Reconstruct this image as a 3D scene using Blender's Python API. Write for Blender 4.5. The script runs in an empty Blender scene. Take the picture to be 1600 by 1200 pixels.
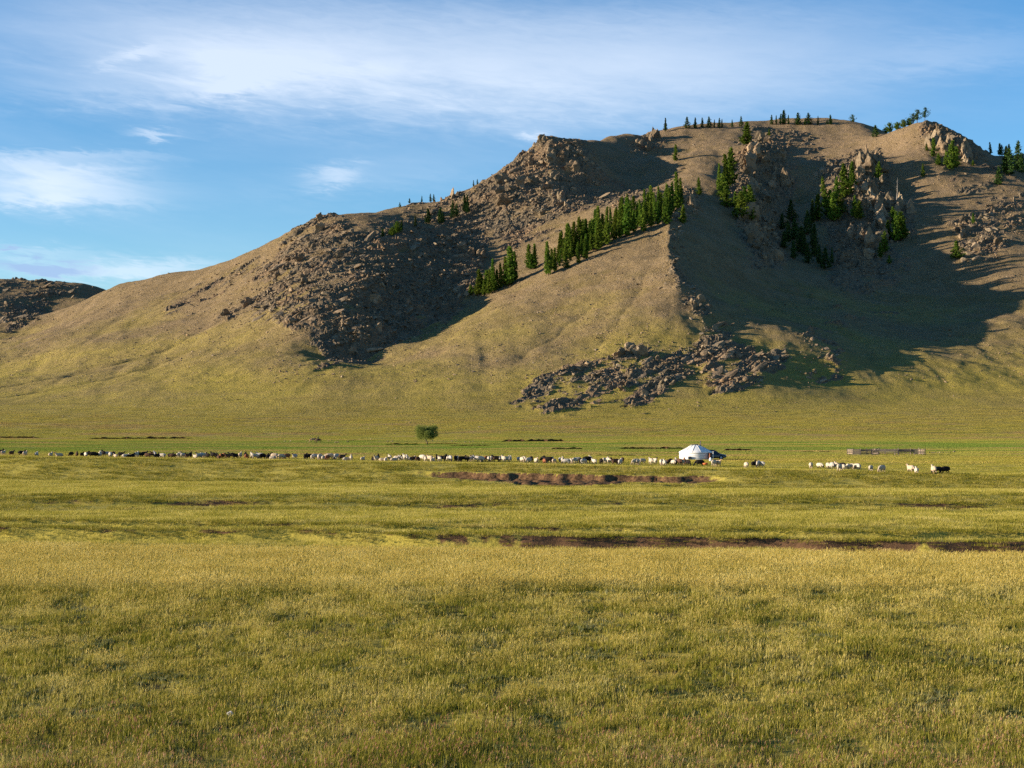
import bpy, bmesh, math, random
import numpy as np
from mathutils import Vector, Matrix, Euler, Quaternion

rng = np.random.default_rng(7)
random.seed(7)
SC = bpy.context.scene
COL = SC.collection
R = math.radians

# ------------------------------------------------------------------ camera, world, sun
F = 2537.0                 # focal length in pixels of a 1600 x 1200 picture
CAM_H = 6.3                # eye height above the low meadow
PITCH = math.atan(65 / F)
cam = bpy.data.cameras.new('camera')
cam.sensor_width = 36.0
cam.lens = 36.0 * F / 1600
cam.clip_start = 0.5
cam.clip_end = 30000
cam_ob = bpy.data.objects.new('camera', cam)
cam_ob.location = (0, 0, CAM_H)
cam_ob.rotation_euler = (R(90) + PITCH, 0, 0)
COL.objects.link(cam_ob)
SC.camera = cam_ob

SUN_EL, SUN_AZ = R(11.0), R(-97)      # azimuth clockwise from +Y
sun_dir = Vector((math.sin(SUN_AZ) * math.cos(SUN_EL), math.cos(SUN_AZ) * math.cos(SUN_EL), math.sin(SUN_EL)))
sun = bpy.data.lights.new('sun', 'SUN')
sun.energy = 5.0
sun.angle = R(0.5)
sun.color = (1.0, 0.86, 0.68)
sun_ob = bpy.data.objects.new('sun', sun)
sun_ob.rotation_euler = sun_dir.to_track_quat('Z', 'Y').to_euler()
COL.objects.link(sun_ob)

SC.view_settings.view_transform = 'Standard'
SC.view_settings.look = 'None'
SC.view_settings.gamma = 1
SC.view_settings.use_curve_mapping = False
SC.view_settings.exposure = 1.3
SC.render.engine = 'CYCLES'
SC.cycles.use_denoising = False
SC.cycles.max_bounces = 6
SC.cycles.diffuse_bounces = 2
SC.cycles.glossy_bounces = 2
SC.cycles.transmission_bounces = 3
SC.cycles.transparent_max_bounces = 6

SKY_STRENGTH = 0.09
world = bpy.data.worlds.new('World')
SC.world = world
world.use_nodes = True


class NT:
    """tiny helper to write node trees"""
    def __init__(self, tree, clear=True):
        self.t = tree
        if clear:
            tree.nodes.clear()

    def n(self, kind, ins=None, **props):
        node = self.t.nodes.new(kind)
        for k, v in props.items():
            setattr(node, k, v)
        for k, v in (ins or {}).items():
            s = node.inputs[k]
            if isinstance(v, bpy.types.NodeSocket):
                self.t.links.new(v, s)
            else:
                s.default_value = v
        return node

    def math(self, op, a, b=None, clamp=False):
        node = self.n('ShaderNodeMath', operation=op, use_clamp=clamp)
        for i, v in enumerate((a, b)):
            if v is None:
                continue
            if isinstance(v, bpy.types.NodeSocket):
                self.t.links.new(v, node.inputs[i])
            else:
                node.inputs[i].default_value = v
        return node.outputs[0]

    def mix(self, fac, a, b, blend='MIX'):
        node = self.n('ShaderNodeMix', data_type='RGBA', blend_type=blend)
        for i, v in ((0, fac), (6, a), (7, b)):
            if isinstance(v, bpy.types.NodeSocket):
                self.t.links.new(v, node.inputs[i])
            else:
                if i and len(v) == 3:
                    v = (*v, 1)
                node.inputs[i].default_value = v
        return node.outputs[2]

    def ramp(self, fac, stops, interp='LINEAR'):
        node = self.n('ShaderNodeValToRGB', {'Fac': fac})
        cr = node.color_ramp
        cr.interpolation = interp
        while len(cr.elements) < len(stops):
            cr.elements.new(0.5)
        for e, (p, c) in zip(cr.elements, stops):
            e.position = p
            e.color = (c, c, c, 1) if isinstance(c, (int, float)) else (*c, 1)
        return node.outputs[0]

    def noise(self, vec, scale, detail=4, rough=0.55, dim='3D', distortion=0.0):
        node = self.n('ShaderNodeTexNoise', {'Scale': scale, 'Detail': detail, 'Roughness': rough, 'Distortion': distortion}, noise_dimensions=dim)
        if vec is not None:
            self.t.links.new(vec, node.inputs['Vector'])
        return node.outputs[0]


def sky_world():
    w = NT(world.node_tree)
    sky = w.n('ShaderNodeTexSky', sky_type='NISHITA', sun_disc=False, sun_elevation=SUN_EL, sun_rotation=SUN_AZ % (2 * math.pi),
              altitude=1400, air_density=1.0, dust_density=0.25, ozone_density=2.6)
    co = w.n('ShaderNodeTexCoord').outputs['Generated']
    nrm = w.n('ShaderNodeVectorMath', {0: co}, operation='NORMALIZE').outputs[0]
    sep = w.n('ShaderNodeSeparateXYZ', {0: nrm})
    x, y, z = sep.outputs
    az = w.math('ARCTAN2', x, y)
    el = w.math('ARCSINE', z)
    # wind-drawn cirrus: noise over azimuth and elevation, stretched sideways
    st = w.n('ShaderNodeCombineXYZ', {0: w.math('MULTIPLY', az, 3.2), 1: w.math('ADD', w.math('MULTIPLY', el, 16.0), w.math('MULTIPLY', az, 1.6)), 2: 0.0}).outputs[0]
    n1 = w.noise(st, 1.6, 7, 0.55, distortion=0.35)
    n2 = w.noise(st, 6.0, 6, 0.6, distortion=0.6)
    fine = w.noise(st, 18.0, 5, 0.6, distortion=0.8)
    warp = w.math('MULTIPLY', w.math('SUBTRACT', n2, 0.5), 0.05)
    warp2 = w.math('MULTIPLY', w.math('SUBTRACT', fine, 0.5), 0.030)

    def blob(u, v, su, sv, amt, tilt=0.0, soft=1.0):
        a0 = math.atan((u - 800) / F)
        e0 = math.atan((600 - v) / F) + PITCH
        da = w.math('SUBTRACT', w.math('ADD', az, warp), a0)
        de = w.math('SUBTRACT', w.math('ADD', el, w.math('ADD', w.math('MULTIPLY', warp, 0.35), w.math('MULTIPLY', warp2, 0.55))), e0)
        if tilt:
            de = w.math('SUBTRACT', de, w.math('MULTIPLY', da, tilt))
        a = w.math('POWER', w.math('DIVIDE', da, su / F), 2.0)
        b = w.math('POWER', w.math('DIVIDE', de, sv / F), 2.0)
        g = w.math('POWER', 2.718, w.math('MULTIPLY', w.math('ADD', a, b), -1.0))
        return w.math('MULTIPLY', g, amt)

    blobs = [(560, 92, 540, 88, 0.80, -0.02), (350, 120, 120, 45, 0.40, 0.0), (345, 152, 50, 12, 0.35, 0.1), (850, 140, 420, 60, 0.38, -0.05),
             (1150, 70, 300, 60, 0.28, 0.0), (95, 305, 120, 30, 0.95, 0.0), (60, 325, 130, 10, 0.25, 0.0), (40, 275, 90, 16, 0.5, -0.1),
             (235, 221, 40, 8, 0.60, 0.05), (140, 258, 120, 9, 0.30, 0.0), (515, 281, 42, 15, 0.62, 0.15), (835, 213, 20, 8, 0.6, 0.0),
             (200, 101, 45, 9, 0.35, 0.3), (1500, 105, 160, 30, 0.25, 0.0), (600, 270, 220, 30, 0.16, 0.1), (170, 160, 150, 24, 0.22, 0.0),
             (190, 430, 150, 15, 0.80, 0.0), (40, 405, 90, 8, 0.30, 0.0)]
    total = None
    for bl in blobs:
        g = blob(*bl)
        total = g if total is None else w.math('ADD', total, g)
    # thin cirrus over the rest of the sky as well
    veil = w.math('MULTIPLY', w.math('SUBTRACT', n1, 0.47, clamp=True), 1.3)
    tex = w.math('ADD', w.math('MULTIPLY', n2, 0.55), w.math('ADD', w.math('MULTIPLY', n1, 0.6), w.math('ADD', w.math('MULTIPLY', fine, 0.14), 0.26)))
    cov = w.math('ADD', w.math('MULTIPLY', total, tex), w.math('MULTIPLY', veil, 0.28), clamp=True)
    cov = w.ramp(cov, [(0.0, 0.0), (0.5, 0.38), (1.0, 0.72)])
    # low blue-grey bank near the far left horizon
    low = w.math('MULTIPLY', blob(75, 427, 85, 14, 1.2, -0.02), 0.85, clamp=True)
    low2 = w.math('MULTIPLY', blob(0, 403, 40, 5, 0.9, 0.0), 0.8, clamp=True)
    low = w.math('MAXIMUM', low, low2)
    hs = w.n('ShaderNodeHueSaturation', {'Hue': 0.503, 'Saturation': 1.24, 'Value': 0.95, 'Color': sky.outputs[0]})
    cl = w.mix(cov, hs.outputs[0], (4.3, 4.7, 5.3))
    cl = w.mix(w.ramp(low, [(0.25, 0.0), (0.75, 0.9)]), cl, (1.75, 2.6, 4.0))
    bg = w.n('ShaderNodeBackground', {'Color': cl, 'Strength': SKY_STRENGTH})
    w.n('ShaderNodeOutputWorld', {'Surface': bg.outputs[0]})


sky_world()

# ------------------------------------------------------------------ projection helpers (photograph pixels <-> places)
CP, SP = math.cos(PITCH), math.sin(PITCH)


def point_at(u, v, Y):
    a, b = (u - 800) / F, (600 - v) / F
    dy = CP - b * SP
    dz = SP + b * CP
    return a / dy * Y, Y, CAM_H + dz / dy * Y


def project(X, Y, Z):
    zc = Y * CP + (Z - CAM_H) * SP
    yc = -Y * SP + (Z - CAM_H) * CP
    return 800 + F * X / zc, 600 - F * yc / zc


# ------------------------------------------------------------------ noise in numpy
def _hash(ix, iy, seed):
    h = (ix.astype(np.int64) * 374761393 + iy.astype(np.int64) * 668265263 + seed * 1442695041) & 0xFFFFFFFF
    h = ((h ^ (h >> 13)) * 1274126177) & 0xFFFFFFFF
    h = ((h ^ (h >> 16)) * 2246822519) & 0xFFFFFFFF
    return (h ^ (h >> 15)) & 0xFFFFFFFF


def perlin(x, y, seed=0):
    x0, y0 = np.floor(x), np.floor(y)
    fx, fy = x - x0, y - y0
    u, v = fx * fx * fx * (fx * (fx * 6 - 15) + 10), fy * fy * fy * (fy * (fy * 6 - 15) + 10)

    def g(dx, dy):
        a = _hash(x0 + dx, y0 + dy, seed) * (2 * np.pi / 4294967296.0)
        return np.cos(a) * (fx - dx) + np.sin(a) * (fy - dy)
    return (g(0, 0) * (1 - u) + g(1, 0) * u) * (1 - v) + (g(0, 1) * (1 - u) + g(1, 1) * u) * v


def fbm(x, y, octv=4, seed=0, gain=0.5):
    s, a = 0, 1.0
    for i in range(octv):
        s = s + a * perlin(x, y, seed + i * 17)
        x, y, a = x * 2.03 + 5.1, y * 2.03 - 3.7, a * gain
    return s


def ridged(x, y, octv=4, seed=0, gain=0.5):
    s, a = 0, 1.0
    for i in range(octv):
        s = s + a * (1 - np.abs(perlin(x, y, seed + i * 13)) * 2)
        x, y, a = x * 2.1 + 1.3, y * 2.1 + 9.2, a * gain
    return s


def cells(x, y, seed=0):
    """nearest and second-nearest cell distances and the random number of the nearest cell"""
    x0, y0 = np.floor(x), np.floor(y)
    f1 = np.full(x.shape, 9.0)
    f2 = np.full(x.shape, 9.0)
    cid = np.zeros(x.shape)
    for dx in (-1, 0, 1):
        for dy in (-1, 0, 1):
            h = _hash(x0 + dx, y0 + dy, seed)
            px = x0 + dx + (h & 0xFFFF) / 65536.0
            py = y0 + dy + ((h >> 16) & 0xFFFF) / 65536.0
            d = np.hypot(px - x, py - y)
            r = ((h * 2654435761) & 0xFFFFFFFF) / 4294967296.0
            near = d < f1
            f2 = np.where(near, f1, np.minimum(f2, d))
            cid = np.where(near, r, cid)
            f1 = np.where(near, d, f1)
    return f1, f2, cid


def sstep(a, b, x):
    t = np.clip((x - a) / (b - a), 0, 1)
    return t * t * (3 - 2 * t)


# ------------------------------------------------------------------ the meadow in front: terraces, gully, bank
def bank_line(X):
    return 177.7 - 0.354 * X + 2.5 * perlin(X / 22.0, X * 0 + 3.3, 5) + 0.6 * perlin(X / 5.0, X * 0, 6)


def gully_line(X):
    return 90 - 0.13 * X + 1.6 * perlin(X / 14.0, X * 0 + 1.7, 8) + 0.5 * perlin(X / 3.0, X * 0, 9)


def dirt_span(X):
    # where the bank behind the meadow is broken open (between the herd and the terrace)
    return sstep(-16, -2, X) * (1 - sstep(16, 25, X))


def near_height(X, Y):
    X = np.asarray(X, float)
    Y = np.asarray(Y, float)
    z = np.interp(Y, [0, 20, 33, 46, 57, 63, 84, 92, 100, 116, 126, 130, 155], [-1.0, -0.95, -0.85, -0.2, 0.50, 0.40, -0.05, 0.30, 0.50, 0.15, 0.95, 1.0, 0.25])
    # a second, nearer terrace lip on the right
    z = z + 0.22 * sstep(0, 6, X) * np.exp(-((Y - 47 + 0.12 * X) / 3.0) ** 2)
    # gully with an eroded far wall
    g = Y - gully_line(X)
    deep = 0.75 + 0.2 * sstep(-12, 14, X) + 0.3 * perlin(X / 6.0, X * 0 + 8.1, 21)
    z = z - deep * sstep(-6.5, -2.6, g) * (1 - sstep(-0.3, 0.75 + 0.4 * perlin(X / 2.0, X * 0 + 2.2, 22), g))
    g2 = g - 5.0 - 1.5 * perlin(X / 11.0, X * 0 + 0.4, 31)
    z = z - 0.7 * np.clip(0.6 + perlin(X / 7.0, X * 0 + 6, 32), 0.2, 1) * sstep(-3.2, -1.4, g2) * (1 - sstep(0, 0.5, g2))
    # little slumped lip on the terrace at 125 m
    t = Y - 121 + 0.03 * X - 2.0 * perlin(X / 16.0, X * 0, 33)
    z = z - 0.55 * np.clip(0.35 + 1.2 * perlin(X / 9.0, X * 0 + 4, 34), 0, 1) * sstep(-3, -1, t) * (1 - sstep(-0.2, 0.8, t))
    # bank
    b = Y - bank_line(X)
    crest = np.interp(X, [-90, -63, 0, 50, 80], [2.6, 2.5, 2.05, 1.4, 1.2])
    plat = np.interp(X, [-90, -63, 0, 50, 80], [1.95, 1.9, 1.6, 1.15, 1.05])
    d = dirt_span(X)
    grassy = crest * sstep(-15, 0.5, b)
    bj = b + 1.9 * perlin(X / 3.5, X * 0, 35) + 1.0 * perlin(X / 1.1, X * 0, 37)
    broken = crest * (0.26 * sstep(-17, -8, b) + 0.36 * sstep(-6.0, -5.4, bj) + 0.38 * sstep(-5.5, 0.5, b))
    broken = broken + 0.45 * d * sstep(-16, -11, b) * (1 - sstep(-7, -6, b)) * fbm(X / 1.1, Y / 1.1, 3, 36)
    rise = grassy * (1 - d) + broken * d
    low = z * (1 - sstep(-22, -4, b))
    back = plat + (1.0 - plat) * sstep(30, 110, b)
    z = low + np.where(b < 0.5, rise, crest + (back - crest) * sstep(0.5, 20, b))
    z = z + 0.10 * fbm(X / 9.0, Y / 9.0, 3, 41) + 0.05 * fbm(X / 1.7, Y / 1.7, 2, 44) * (1 - sstep(100, 200, Y))
    z = z + 0.25 * fbm(X / 60.0, Y / 60.0, 2, 47) * sstep(230, 320, Y)
    return z


# ------------------------------------------------------------------ the mountain: heights through surveyed points
SURVEY = [
    # skyline, left to right
    (-400, 430, 1500), (-200, 432, 1500), (-80, 434, 1500), (0, 437, 1450), (90, 440, 1470), (150, 447, 1465), (190, 446, 1320), (260, 428, 1260), (380, 396, 1210), (440, 371, 1185), (500, 340, 1160),
    (560, 335, 1210), (640, 320, 1255), (700, 314, 1255), (740, 292, 1262), (800, 254, 1290), (855, 213, 1330), (905, 219, 1355),
    (925, 218, 1400), (943, 217, 1455), (960, 216, 1500), (990, 213, 1500), (1025, 209, 1500), (1060, 204, 1560), (1150, 200, 1600), (1300, 196, 1600), (1380, 203, 1540), (1432, 192, 1420),
    (1480, 205, 1400), (1545, 243, 1420), (1600, 245, 1490), (1700, 250, 1500), (1900, 260, 1500), (2100, 300, 1500),
    # far left hill and its shaded face, valley
    (0, 480, 1340), (60, 490, 1360), (0, 540, 1170), (100, 468, 1400), (100, 492, 1365), (140, 466, 1400), (45, 520, 1240), (-200, 520, 1150), (-400, 520, 1150), (-300, 600, 900), (-150, 590, 950),
    # left flank
    (0, 580, 1000), (0, 612, 870), (100, 545, 1020), (100, 600, 880), (150, 490, 1160), (200, 520, 1030), (200, 580, 900), (300, 440, 1180),
    (300, 500, 1035), (300, 560, 905), (300, 620, 800), (400, 420, 1120), (400, 470, 1020), (400, 530, 920), (400, 590, 830),
    (500, 385, 1075), (500, 440, 990), (490, 500, 920), (480, 560, 860), (560, 380, 1085), (570, 440, 985), (560, 500, 925),
    # its shaded side falling to the gully
    (640, 372, 1122), (650, 430, 1050), (720, 380, 1145), (740, 345, 1208), (760, 410, 1098), (690, 480, 1008), (620, 520, 952), (560, 555, 905),
    (742, 462, 1022), (640, 522, 945), (540, 568, 885),
    (800, 300, 1225), (790, 355, 1180), (820, 400, 1100), (800, 434, 1035), (850, 260, 1275), (870, 300, 1225), (880, 350, 1150), (900, 385, 1070),
    # bowl right of the peak
    (930, 238, 1312), (940, 262, 1325), (985, 300, 1285), (930, 310, 1235), (1020, 250, 1430), (950, 345, 1095), (1000, 330, 1100),
    # the spur with the larches on its edge
    (860, 426, 1000), (950, 386, 1012), (1042, 352, 1020), (800, 480, 940), (760, 520, 890), (700, 560, 850), (600, 600, 800), (900, 440, 962), (900, 490, 905),
    (900, 540, 850), (850, 590, 800), (980, 400, 985), (1000, 450, 925), (980, 500, 872), (960, 540, 838), (1047, 400, 955), (1062, 450, 905), (1085, 500, 868),
    (1055, 312, 1120), (1080, 272, 1250), (1115, 300, 1200), (1060, 250, 1330),
    # toe of the spur, knolls
    (985, 546, 832), (1090, 556, 828), (1120, 512, 868), (1265, 524, 870), (1180, 585, 805), (1080, 590, 800), (980, 600, 790), (900, 600, 790),
    # shaded valley right of the spur
    (1110, 380, 1030), (1160, 400, 1065), (1110, 450, 965), (1180, 450, 1010), (1200, 490, 945), (1300, 490, 985), (1300, 540, 880), (1390, 540, 900), (1400, 490, 1020), (1480, 540, 935), (1540, 560, 890),
    (1260, 440, 1070), (1330, 440, 1090), (1400, 440, 1105),
    # crags and the hollows between them
    (1180, 232, 1345), (1170, 300, 1220), (1185, 380, 1120), (1250, 250, 1420), (1250, 320, 1300), (1240, 390, 1170), (1345, 252, 1335), (1345, 320, 1245), (1340, 400, 1150), (1290, 300, 1290), (1290, 380, 1180),
    (1400, 300, 1310), (1400, 370, 1200), (1120, 225, 1450), (1220, 214, 1490), (1320, 214, 1490), (1390, 240, 1400),
    # right slope in the sun
    (1440, 250, 1340), (1500, 260, 1345), (1460, 320, 1255), (1470, 390, 1160), (1480, 450, 1090), (1510, 500, 1010), (1560, 350, 1215), (1560, 420, 1110),
    (1570, 500, 985), (1600, 300, 1290), (1600, 400, 1130), (1600, 540, 925), (1700, 400, 1150), (1700, 520, 960), (1700, 320, 1290), (1900, 420, 1150), (1900, 540, 950), (2100, 560, 900),
    # fans at the foot
    (1500, 600, 832), (1400, 590, 838), (1300, 600, 815), (1200, 625, 775), (1600, 590, 850), (1800, 600, 850),
]
for _u in (-400, -200, 0, 200, 400, 600, 800, 1000, 1200, 1400, 1600, 1800, 2000):
    SURVEY += [(_u, 648, 745), (_u, 663, 700)]

P3 = [point_at(*p) for p in SURVEY]
# ground behind the skyline falls away slowly
for (u, v, Y) in SURVEY[:34]:
    x, y, z = point_at(u, v, Y)
    P3 += [(x * 1.08, y + 110, z - 14), (x * 1.3, y + 420, z - 70)]
for _x in range(-420, 430, 120):
    P3 += [(_x, 655, 2.6), (_x, 615, 1.1), (_x, 570, 1.0)]
P3 = np.array(P3)


def tps_fit(p, lam):
    n = len(p)
    q = p[:, :2] / 300.0
    d2 = ((q[:, None] - q[None]) ** 2).sum(-1)
    K = 0.5 * d2 * np.log(d2 + 1e-12)
    A = np.zeros((n + 3, n + 3))
    A[:n, :n] = K + lam * np.eye(n)
    A[:n, n:] = np.c_[np.ones(n), q]
    A[n:, :n] = A[:n, n:].T
    return np.linalg.solve(A, np.r_[p[:, 2], 0, 0, 0]), q


# sharp crests laid on top: (polyline in survey points, height, half width)
CRESTS = [([(1048, 338, 1036), (1044, 356, 1018), (1047, 400, 955), (1062, 446, 908)], 9.0, 16.0),
          ([(740, 292, 1262), (800, 254, 1290), (855, 213, 1328), (905, 219, 1352)], 6.0, 18.0),
          ([(855, 213, 1328), (862, 270, 1262), (868, 320, 1205)], 5.0, 14.0),
          ([(1342, 240, 1345), (1350, 310, 1255), (1340, 390, 1160)], 6.0, 13.0),
          ([(1178, 222, 1350), (1165, 300, 1222), (1180, 380, 1122)], 5.0, 13.0)]
CRESTS += [([(742, 463, 1024), (690, 498, 985), (620, 536, 930), (540, 569, 885), (480, 587, 855)], -1.2, 3.0),
           ([(380, 470, 1020), (250, 530, 960), (120, 575, 920), (0, 600, 890)], -1.8, 4.0), ([(300, 540, 930), (150, 590, 880), (0, 622, 840)], -1.2, 3.5),
           ([(1110, 385, 1035), (1200, 470, 985), (1290, 515, 925), (1420, 548, 905), (1560, 575, 875)], -1.4, 4.0),
           ([(960, 440, 935), (900, 500, 895), (820, 560, 840)], -1.0, 4.0), ([(1010, 420, 945), (980, 480, 890), (930, 545, 840)], -0.9, 3.5)]
CRESTS = [([point_at(*p)[:2] for p in pl], a, w) for pl, a, w in CRESTS]


def crest_lift(X, Y):
    out = np.zeros(np.shape(X))
    for pl, a, w in CRESTS:
        d = np.full(np.shape(X), 1e9)
        for (x0, y0), (x1, y1) in zip(pl[:-1], pl[1:]):
            dx, dy = x1 - x0, y1 - y0
            t = np.clip(((X - x0) * dx + (Y - y0) * dy) / (dx * dx + dy * dy), 0, 1)
            d = np.minimum(d, np.hypot(X - x0 - t * dx, Y - y0 - t * dy))
        out = out + a * np.exp(-d / w)
    return out


P3[:, 2] -= np.maximum(crest_lift(P3[:, 0], P3[:, 1]), 0)
TPS_W, TPS_Q = tps_fit(P3, 0.0003)


def tps(X, Y):
    sh = np.shape(X)
    x, y = np.ravel(X) / 300.0, np.ravel(Y) / 300.0
    out = np.empty(x.size)
    for i in range(0, x.size, 40000):
        a, b = x[i:i + 40000], y[i:i + 40000]
        d2 = (a[:, None] - TPS_Q[None, :, 0]) ** 2 + (b[:, None] - TPS_Q[None, :, 1]) ** 2
        out[i:i + 40000] = (0.5 * d2 * np.log(d2 + 1e-12)) @ TPS_W[:-3] + TPS_W[-3] + TPS_W[-2] * a + TPS_W[-1] * b
    return out.reshape(sh)


# stony ground: where bedrock shows (outlines surveyed from the photograph), strength
STONY = [
    ([(330, 505), (400, 440), (440, 372), (500, 335), (560, 350), (580, 400), (540, 470), (520, 560), (470, 520), (400, 490)], 0.62),
    ([(560, 395), (600, 380), (640, 368), (760, 345), (760, 410), (738, 455), (700, 478), (640, 520), (560, 560), (510, 565), (530, 480)], 0.9),
    ([(700, 318), (740, 288), (800, 252), (855, 208), (905, 215), (935, 255), (960, 300), (990, 330), (930, 320), (880, 345), (800, 400), (760, 360)], 0.82),
    ([(620, 330), (660, 308), (740, 300), (740, 340), (640, 350)], 0.5),
    ([(530, 352), (640, 342), (740, 330), (765, 358), (640, 378), (560, 388)], 0.6),
    ([(975, 240), (1000, 212), (1035, 203), (1045, 222), (1010, 250), (980, 255)], 0.8),
    ([(1035, 305), (1060, 285), (1092, 300), (1100, 335), (1070, 348), (1045, 340)], 0.85),
    ([(930, 300), (960, 290), (1040, 300), (1080, 330), (1060, 345), (960, 345)], 0.6),
    ([(1150, 235), (1180, 205), (1220, 208), (1235, 240), (1245, 330), (1225, 430), (1180, 425), (1150, 345), (1140, 280)], 1.0),
    ([(1215, 205), (1275, 210), (1280, 240), (1262, 245), (1230, 218)], 0.7),
    ([(1270, 260), (1330, 245), (1365, 232), (1390, 260), (1400, 330), (1405, 400), (1360, 430), (1300, 430), (1290, 380), (1300, 300)], 1.0),
    ([(1385, 330), (1410, 303), (1435, 330), (1430, 370), (1400, 360)], 0.9),
    ([(1437, 205), (1450, 186), (1480, 188), (1500, 205), (1550, 248), (1520, 258), (1480, 252), (1450, 232)], 1.0),
    ([(1440, 270), (1520, 258), (1600, 255), (1600, 300), (1540, 330), (1470, 300)], 0.35),
    ([(1480, 340), (1540, 330), (1600, 300), (1600, 360), (1560, 410), (1500, 420)], 0.6),
    ([(1360, 430), (1420, 400), (1440, 420), (1400, 450), (1330, 470), (1290, 440)], 0.6),
    ([(800, 615), (900, 570), (985, 538), (1060, 555), (1080, 600), (1000, 635), (850, 640)], 0.62),
    ([(1040, 552), (1100, 536), (1165, 538), (1160, 560), (1070, 572)], 0.9),
    ([(1085, 585), (1110, 572), (1200, 588), (1195, 606), (1110, 612)], 0.9),
    ([(1155, 570), (1180, 548), (1230, 542), (1240, 560), (1200, 575)], 0.9),
    ([(1090, 525), (1110, 502), (1145, 503), (1140, 520)], 0.9),
    ([(1240, 545), (1260, 514), (1290, 518), (1330, 560), (1310, 606), (1260, 606)], 0.35),
    ([(1040, 350), (1060, 345), (1072, 380), (1062, 420), (1110, 470), (1110, 500), (1070, 480), (1046, 420)], 0.6),
    ([(250, 490), (330, 440), (400, 400), (420, 408), (350, 460), (270, 500)], 0.6),
    ([(0, 440), (60, 437), (140, 445), (110, 470), (60, 500), (0, 545)], 0.55),
    ([(440, 590), (540, 550), (640, 520), (735, 470), (745, 480), (620, 545), (460, 600)], 0.3),
    ([(540, 572), (600, 540), (680, 480), (735, 455), (742, 474), (650, 528), (560, 575)], 0.75),
    ([(760, 640), (820, 590), (900, 556), (985, 545), (1090, 600), (1060, 645), (900, 655)], 0.22),
    ([(1110, 440), (1200, 490), (1320, 480), (1400, 470), (1420, 500), (1300, 520), (1150, 490)], 0.3),
]


def raster(polys, blur):
    m = np.zeros((600, 900))                      # half resolution, u from -100 to 1700
    yy, xx = np.mgrid[0:600, 0:900]
    px, py = xx * 2 - 100 + 1, yy * 2 + 1
    for poly, amt in polys:
        x0, x1 = min(p[0] for p in poly), max(p[0] for p in poly)
        inside = np.zeros(m.shape, bool)
        j = len(poly) - 1
        for i in range(len(poly)):
            (xi, yi), (xj, yj) = poly[i], poly[j]
            c = ((yi > py) != (yj > py)) & (px < (xj - xi) * (py - yi) / ((yj - yi) or 1e-9) + xi)
            inside ^= c
            j = i
        m = np.maximum(m, inside * amt)
    for _ in range(2):
        for ax in (0, 1):
            k = np.ones(blur) / blur
            m = np.apply_along_axis(lambda a: np.convolve(np.pad(a, blur // 2, mode='edge'), k, 'valid')[:a.size], ax, m)
    return m


STONE_MAP = raster(STONY, 11)


def sample_map(m, u, v):
    x = np.clip((u + 100) / 2, 0, 898)
    y = np.clip(v / 2, 0, 598)
    x0, y0 = x.astype(int), y.astype(int)
    fx, fy = x - x0, y - y0
    return (m[y0, x0] * (1 - fx) + m[y0, x0 + 1] * fx) * (1 - fy) + (m[y0 + 1, x0] * (1 - fx) + m[y0 + 1, x0 + 1] * fx) * fy


def far_height(X, Y):
    """height, stoniness and sideways shift of the hillside at plan position X, Y"""
    base = tps(X, Y) + crest_lift(X + 4 * fbm(X / 20.0, Y / 20.0, 2, 55), Y)
    u, v = project(X, Y, base)
    wob = 14 * fbm(X / 30.0, Y / 30.0, 3, 61)
    rock = np.clip(sample_map(STONE_MAP, u + wob, v + 0.6 * wob), 0, 1)
    crag = 0.75 + 0.75 * sstep(0.82, 1.0, rock)
    sx, sy = X * 0.8 + Y * 0.6, -X * 0.6 + Y * 0.8          # along and across the tilted beds
    patch = fbm(sx / 34.0, sy / 13.0, 4, 63, 0.6)
    rock = sstep(0.30, 0.78, rock * 1.02 + 0.75 * patch * sstep(0.02, 0.25, rock)) * sstep(0.0, 0.2, rock)
    hill = sstep(8, 40, base)
    z = base + hill * (2.2 * fbm(X / 55.0, Y / 55.0, 4, 71) + 0.5 * fbm(X / 9.0, Y / 9.0, 3, 73))
    # shallow runnels down the slopes
    z = z - hill * 0.5 * sstep(0.35, 0.95, 1 - np.abs(perlin(X / 34.0 + 0.25 * perlin(Y / 60.0, X / 60.0, 3), Y / 190.0, 75)) * 3)
    # tilted slabs and blocks
    w1, w2 = 3.0 * fbm(X / 13.0, Y / 13.0, 2, 77), 3.0 * fbm(X / 13.0, Y / 13.0, 2, 78)
    a1, b1, c1 = cells((sx + w1) / 24.0, (sy + w2) / 11.0, 81)
    a2, b2, c2 = cells((sx + w2) / 8.0, (sy + w1) / 3.2, 83)
    a3, b3, c3 = cells(sx / 3.2, sy / 1.5, 85)

    def ledge(q):                                   # a bed that rises slowly and breaks off sharply
        q = q - np.floor(q)
        return np.where(q < 0.82, q / 0.82, (1 - q) / 0.18)
    bed = (sy + w1 * 1.3) / 9.0 + c1 * 0.8
    big = 3.0 * (ledge(bed) - 0.45) * (0.4 + 0.9 * c1) + (c1 - 0.4) * 2.2
    mid = 1.5 * (ledge(bed * 2.7 + c2 * 0.35) - 0.45) + (c2 - 0.4) * 1.3
    sml = (c3 - 0.4) * 0.9
    rdg = 1.8 * (ridged(sx / 26.0, sy / 12.0, 4, 87) - 1.0)
    z = z + rock ** 1.2 * crag * (big + mid + sml + rdg)
    shx = rock * 1.2 * (fbm(X / 4.0, Y / 4.0, 2, 91))
    shy = rock * 1.2 * (fbm(X / 4.0, Y / 4.0, 2, 93))
    return z, rock, shx, shy


# ------------------------------------------------------------------ mesh helpers
def mesh_from(name, verts, faces, mats=(), smooth=True):
    me = bpy.data.meshes.new(name)
    me.from_pydata(verts, [], faces)
    for m in mats:
        me.materials.append(m)
    me.polygons.foreach_set('use_smooth', np.full(len(me.polygons), smooth))
    me.update()
    return me


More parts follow.
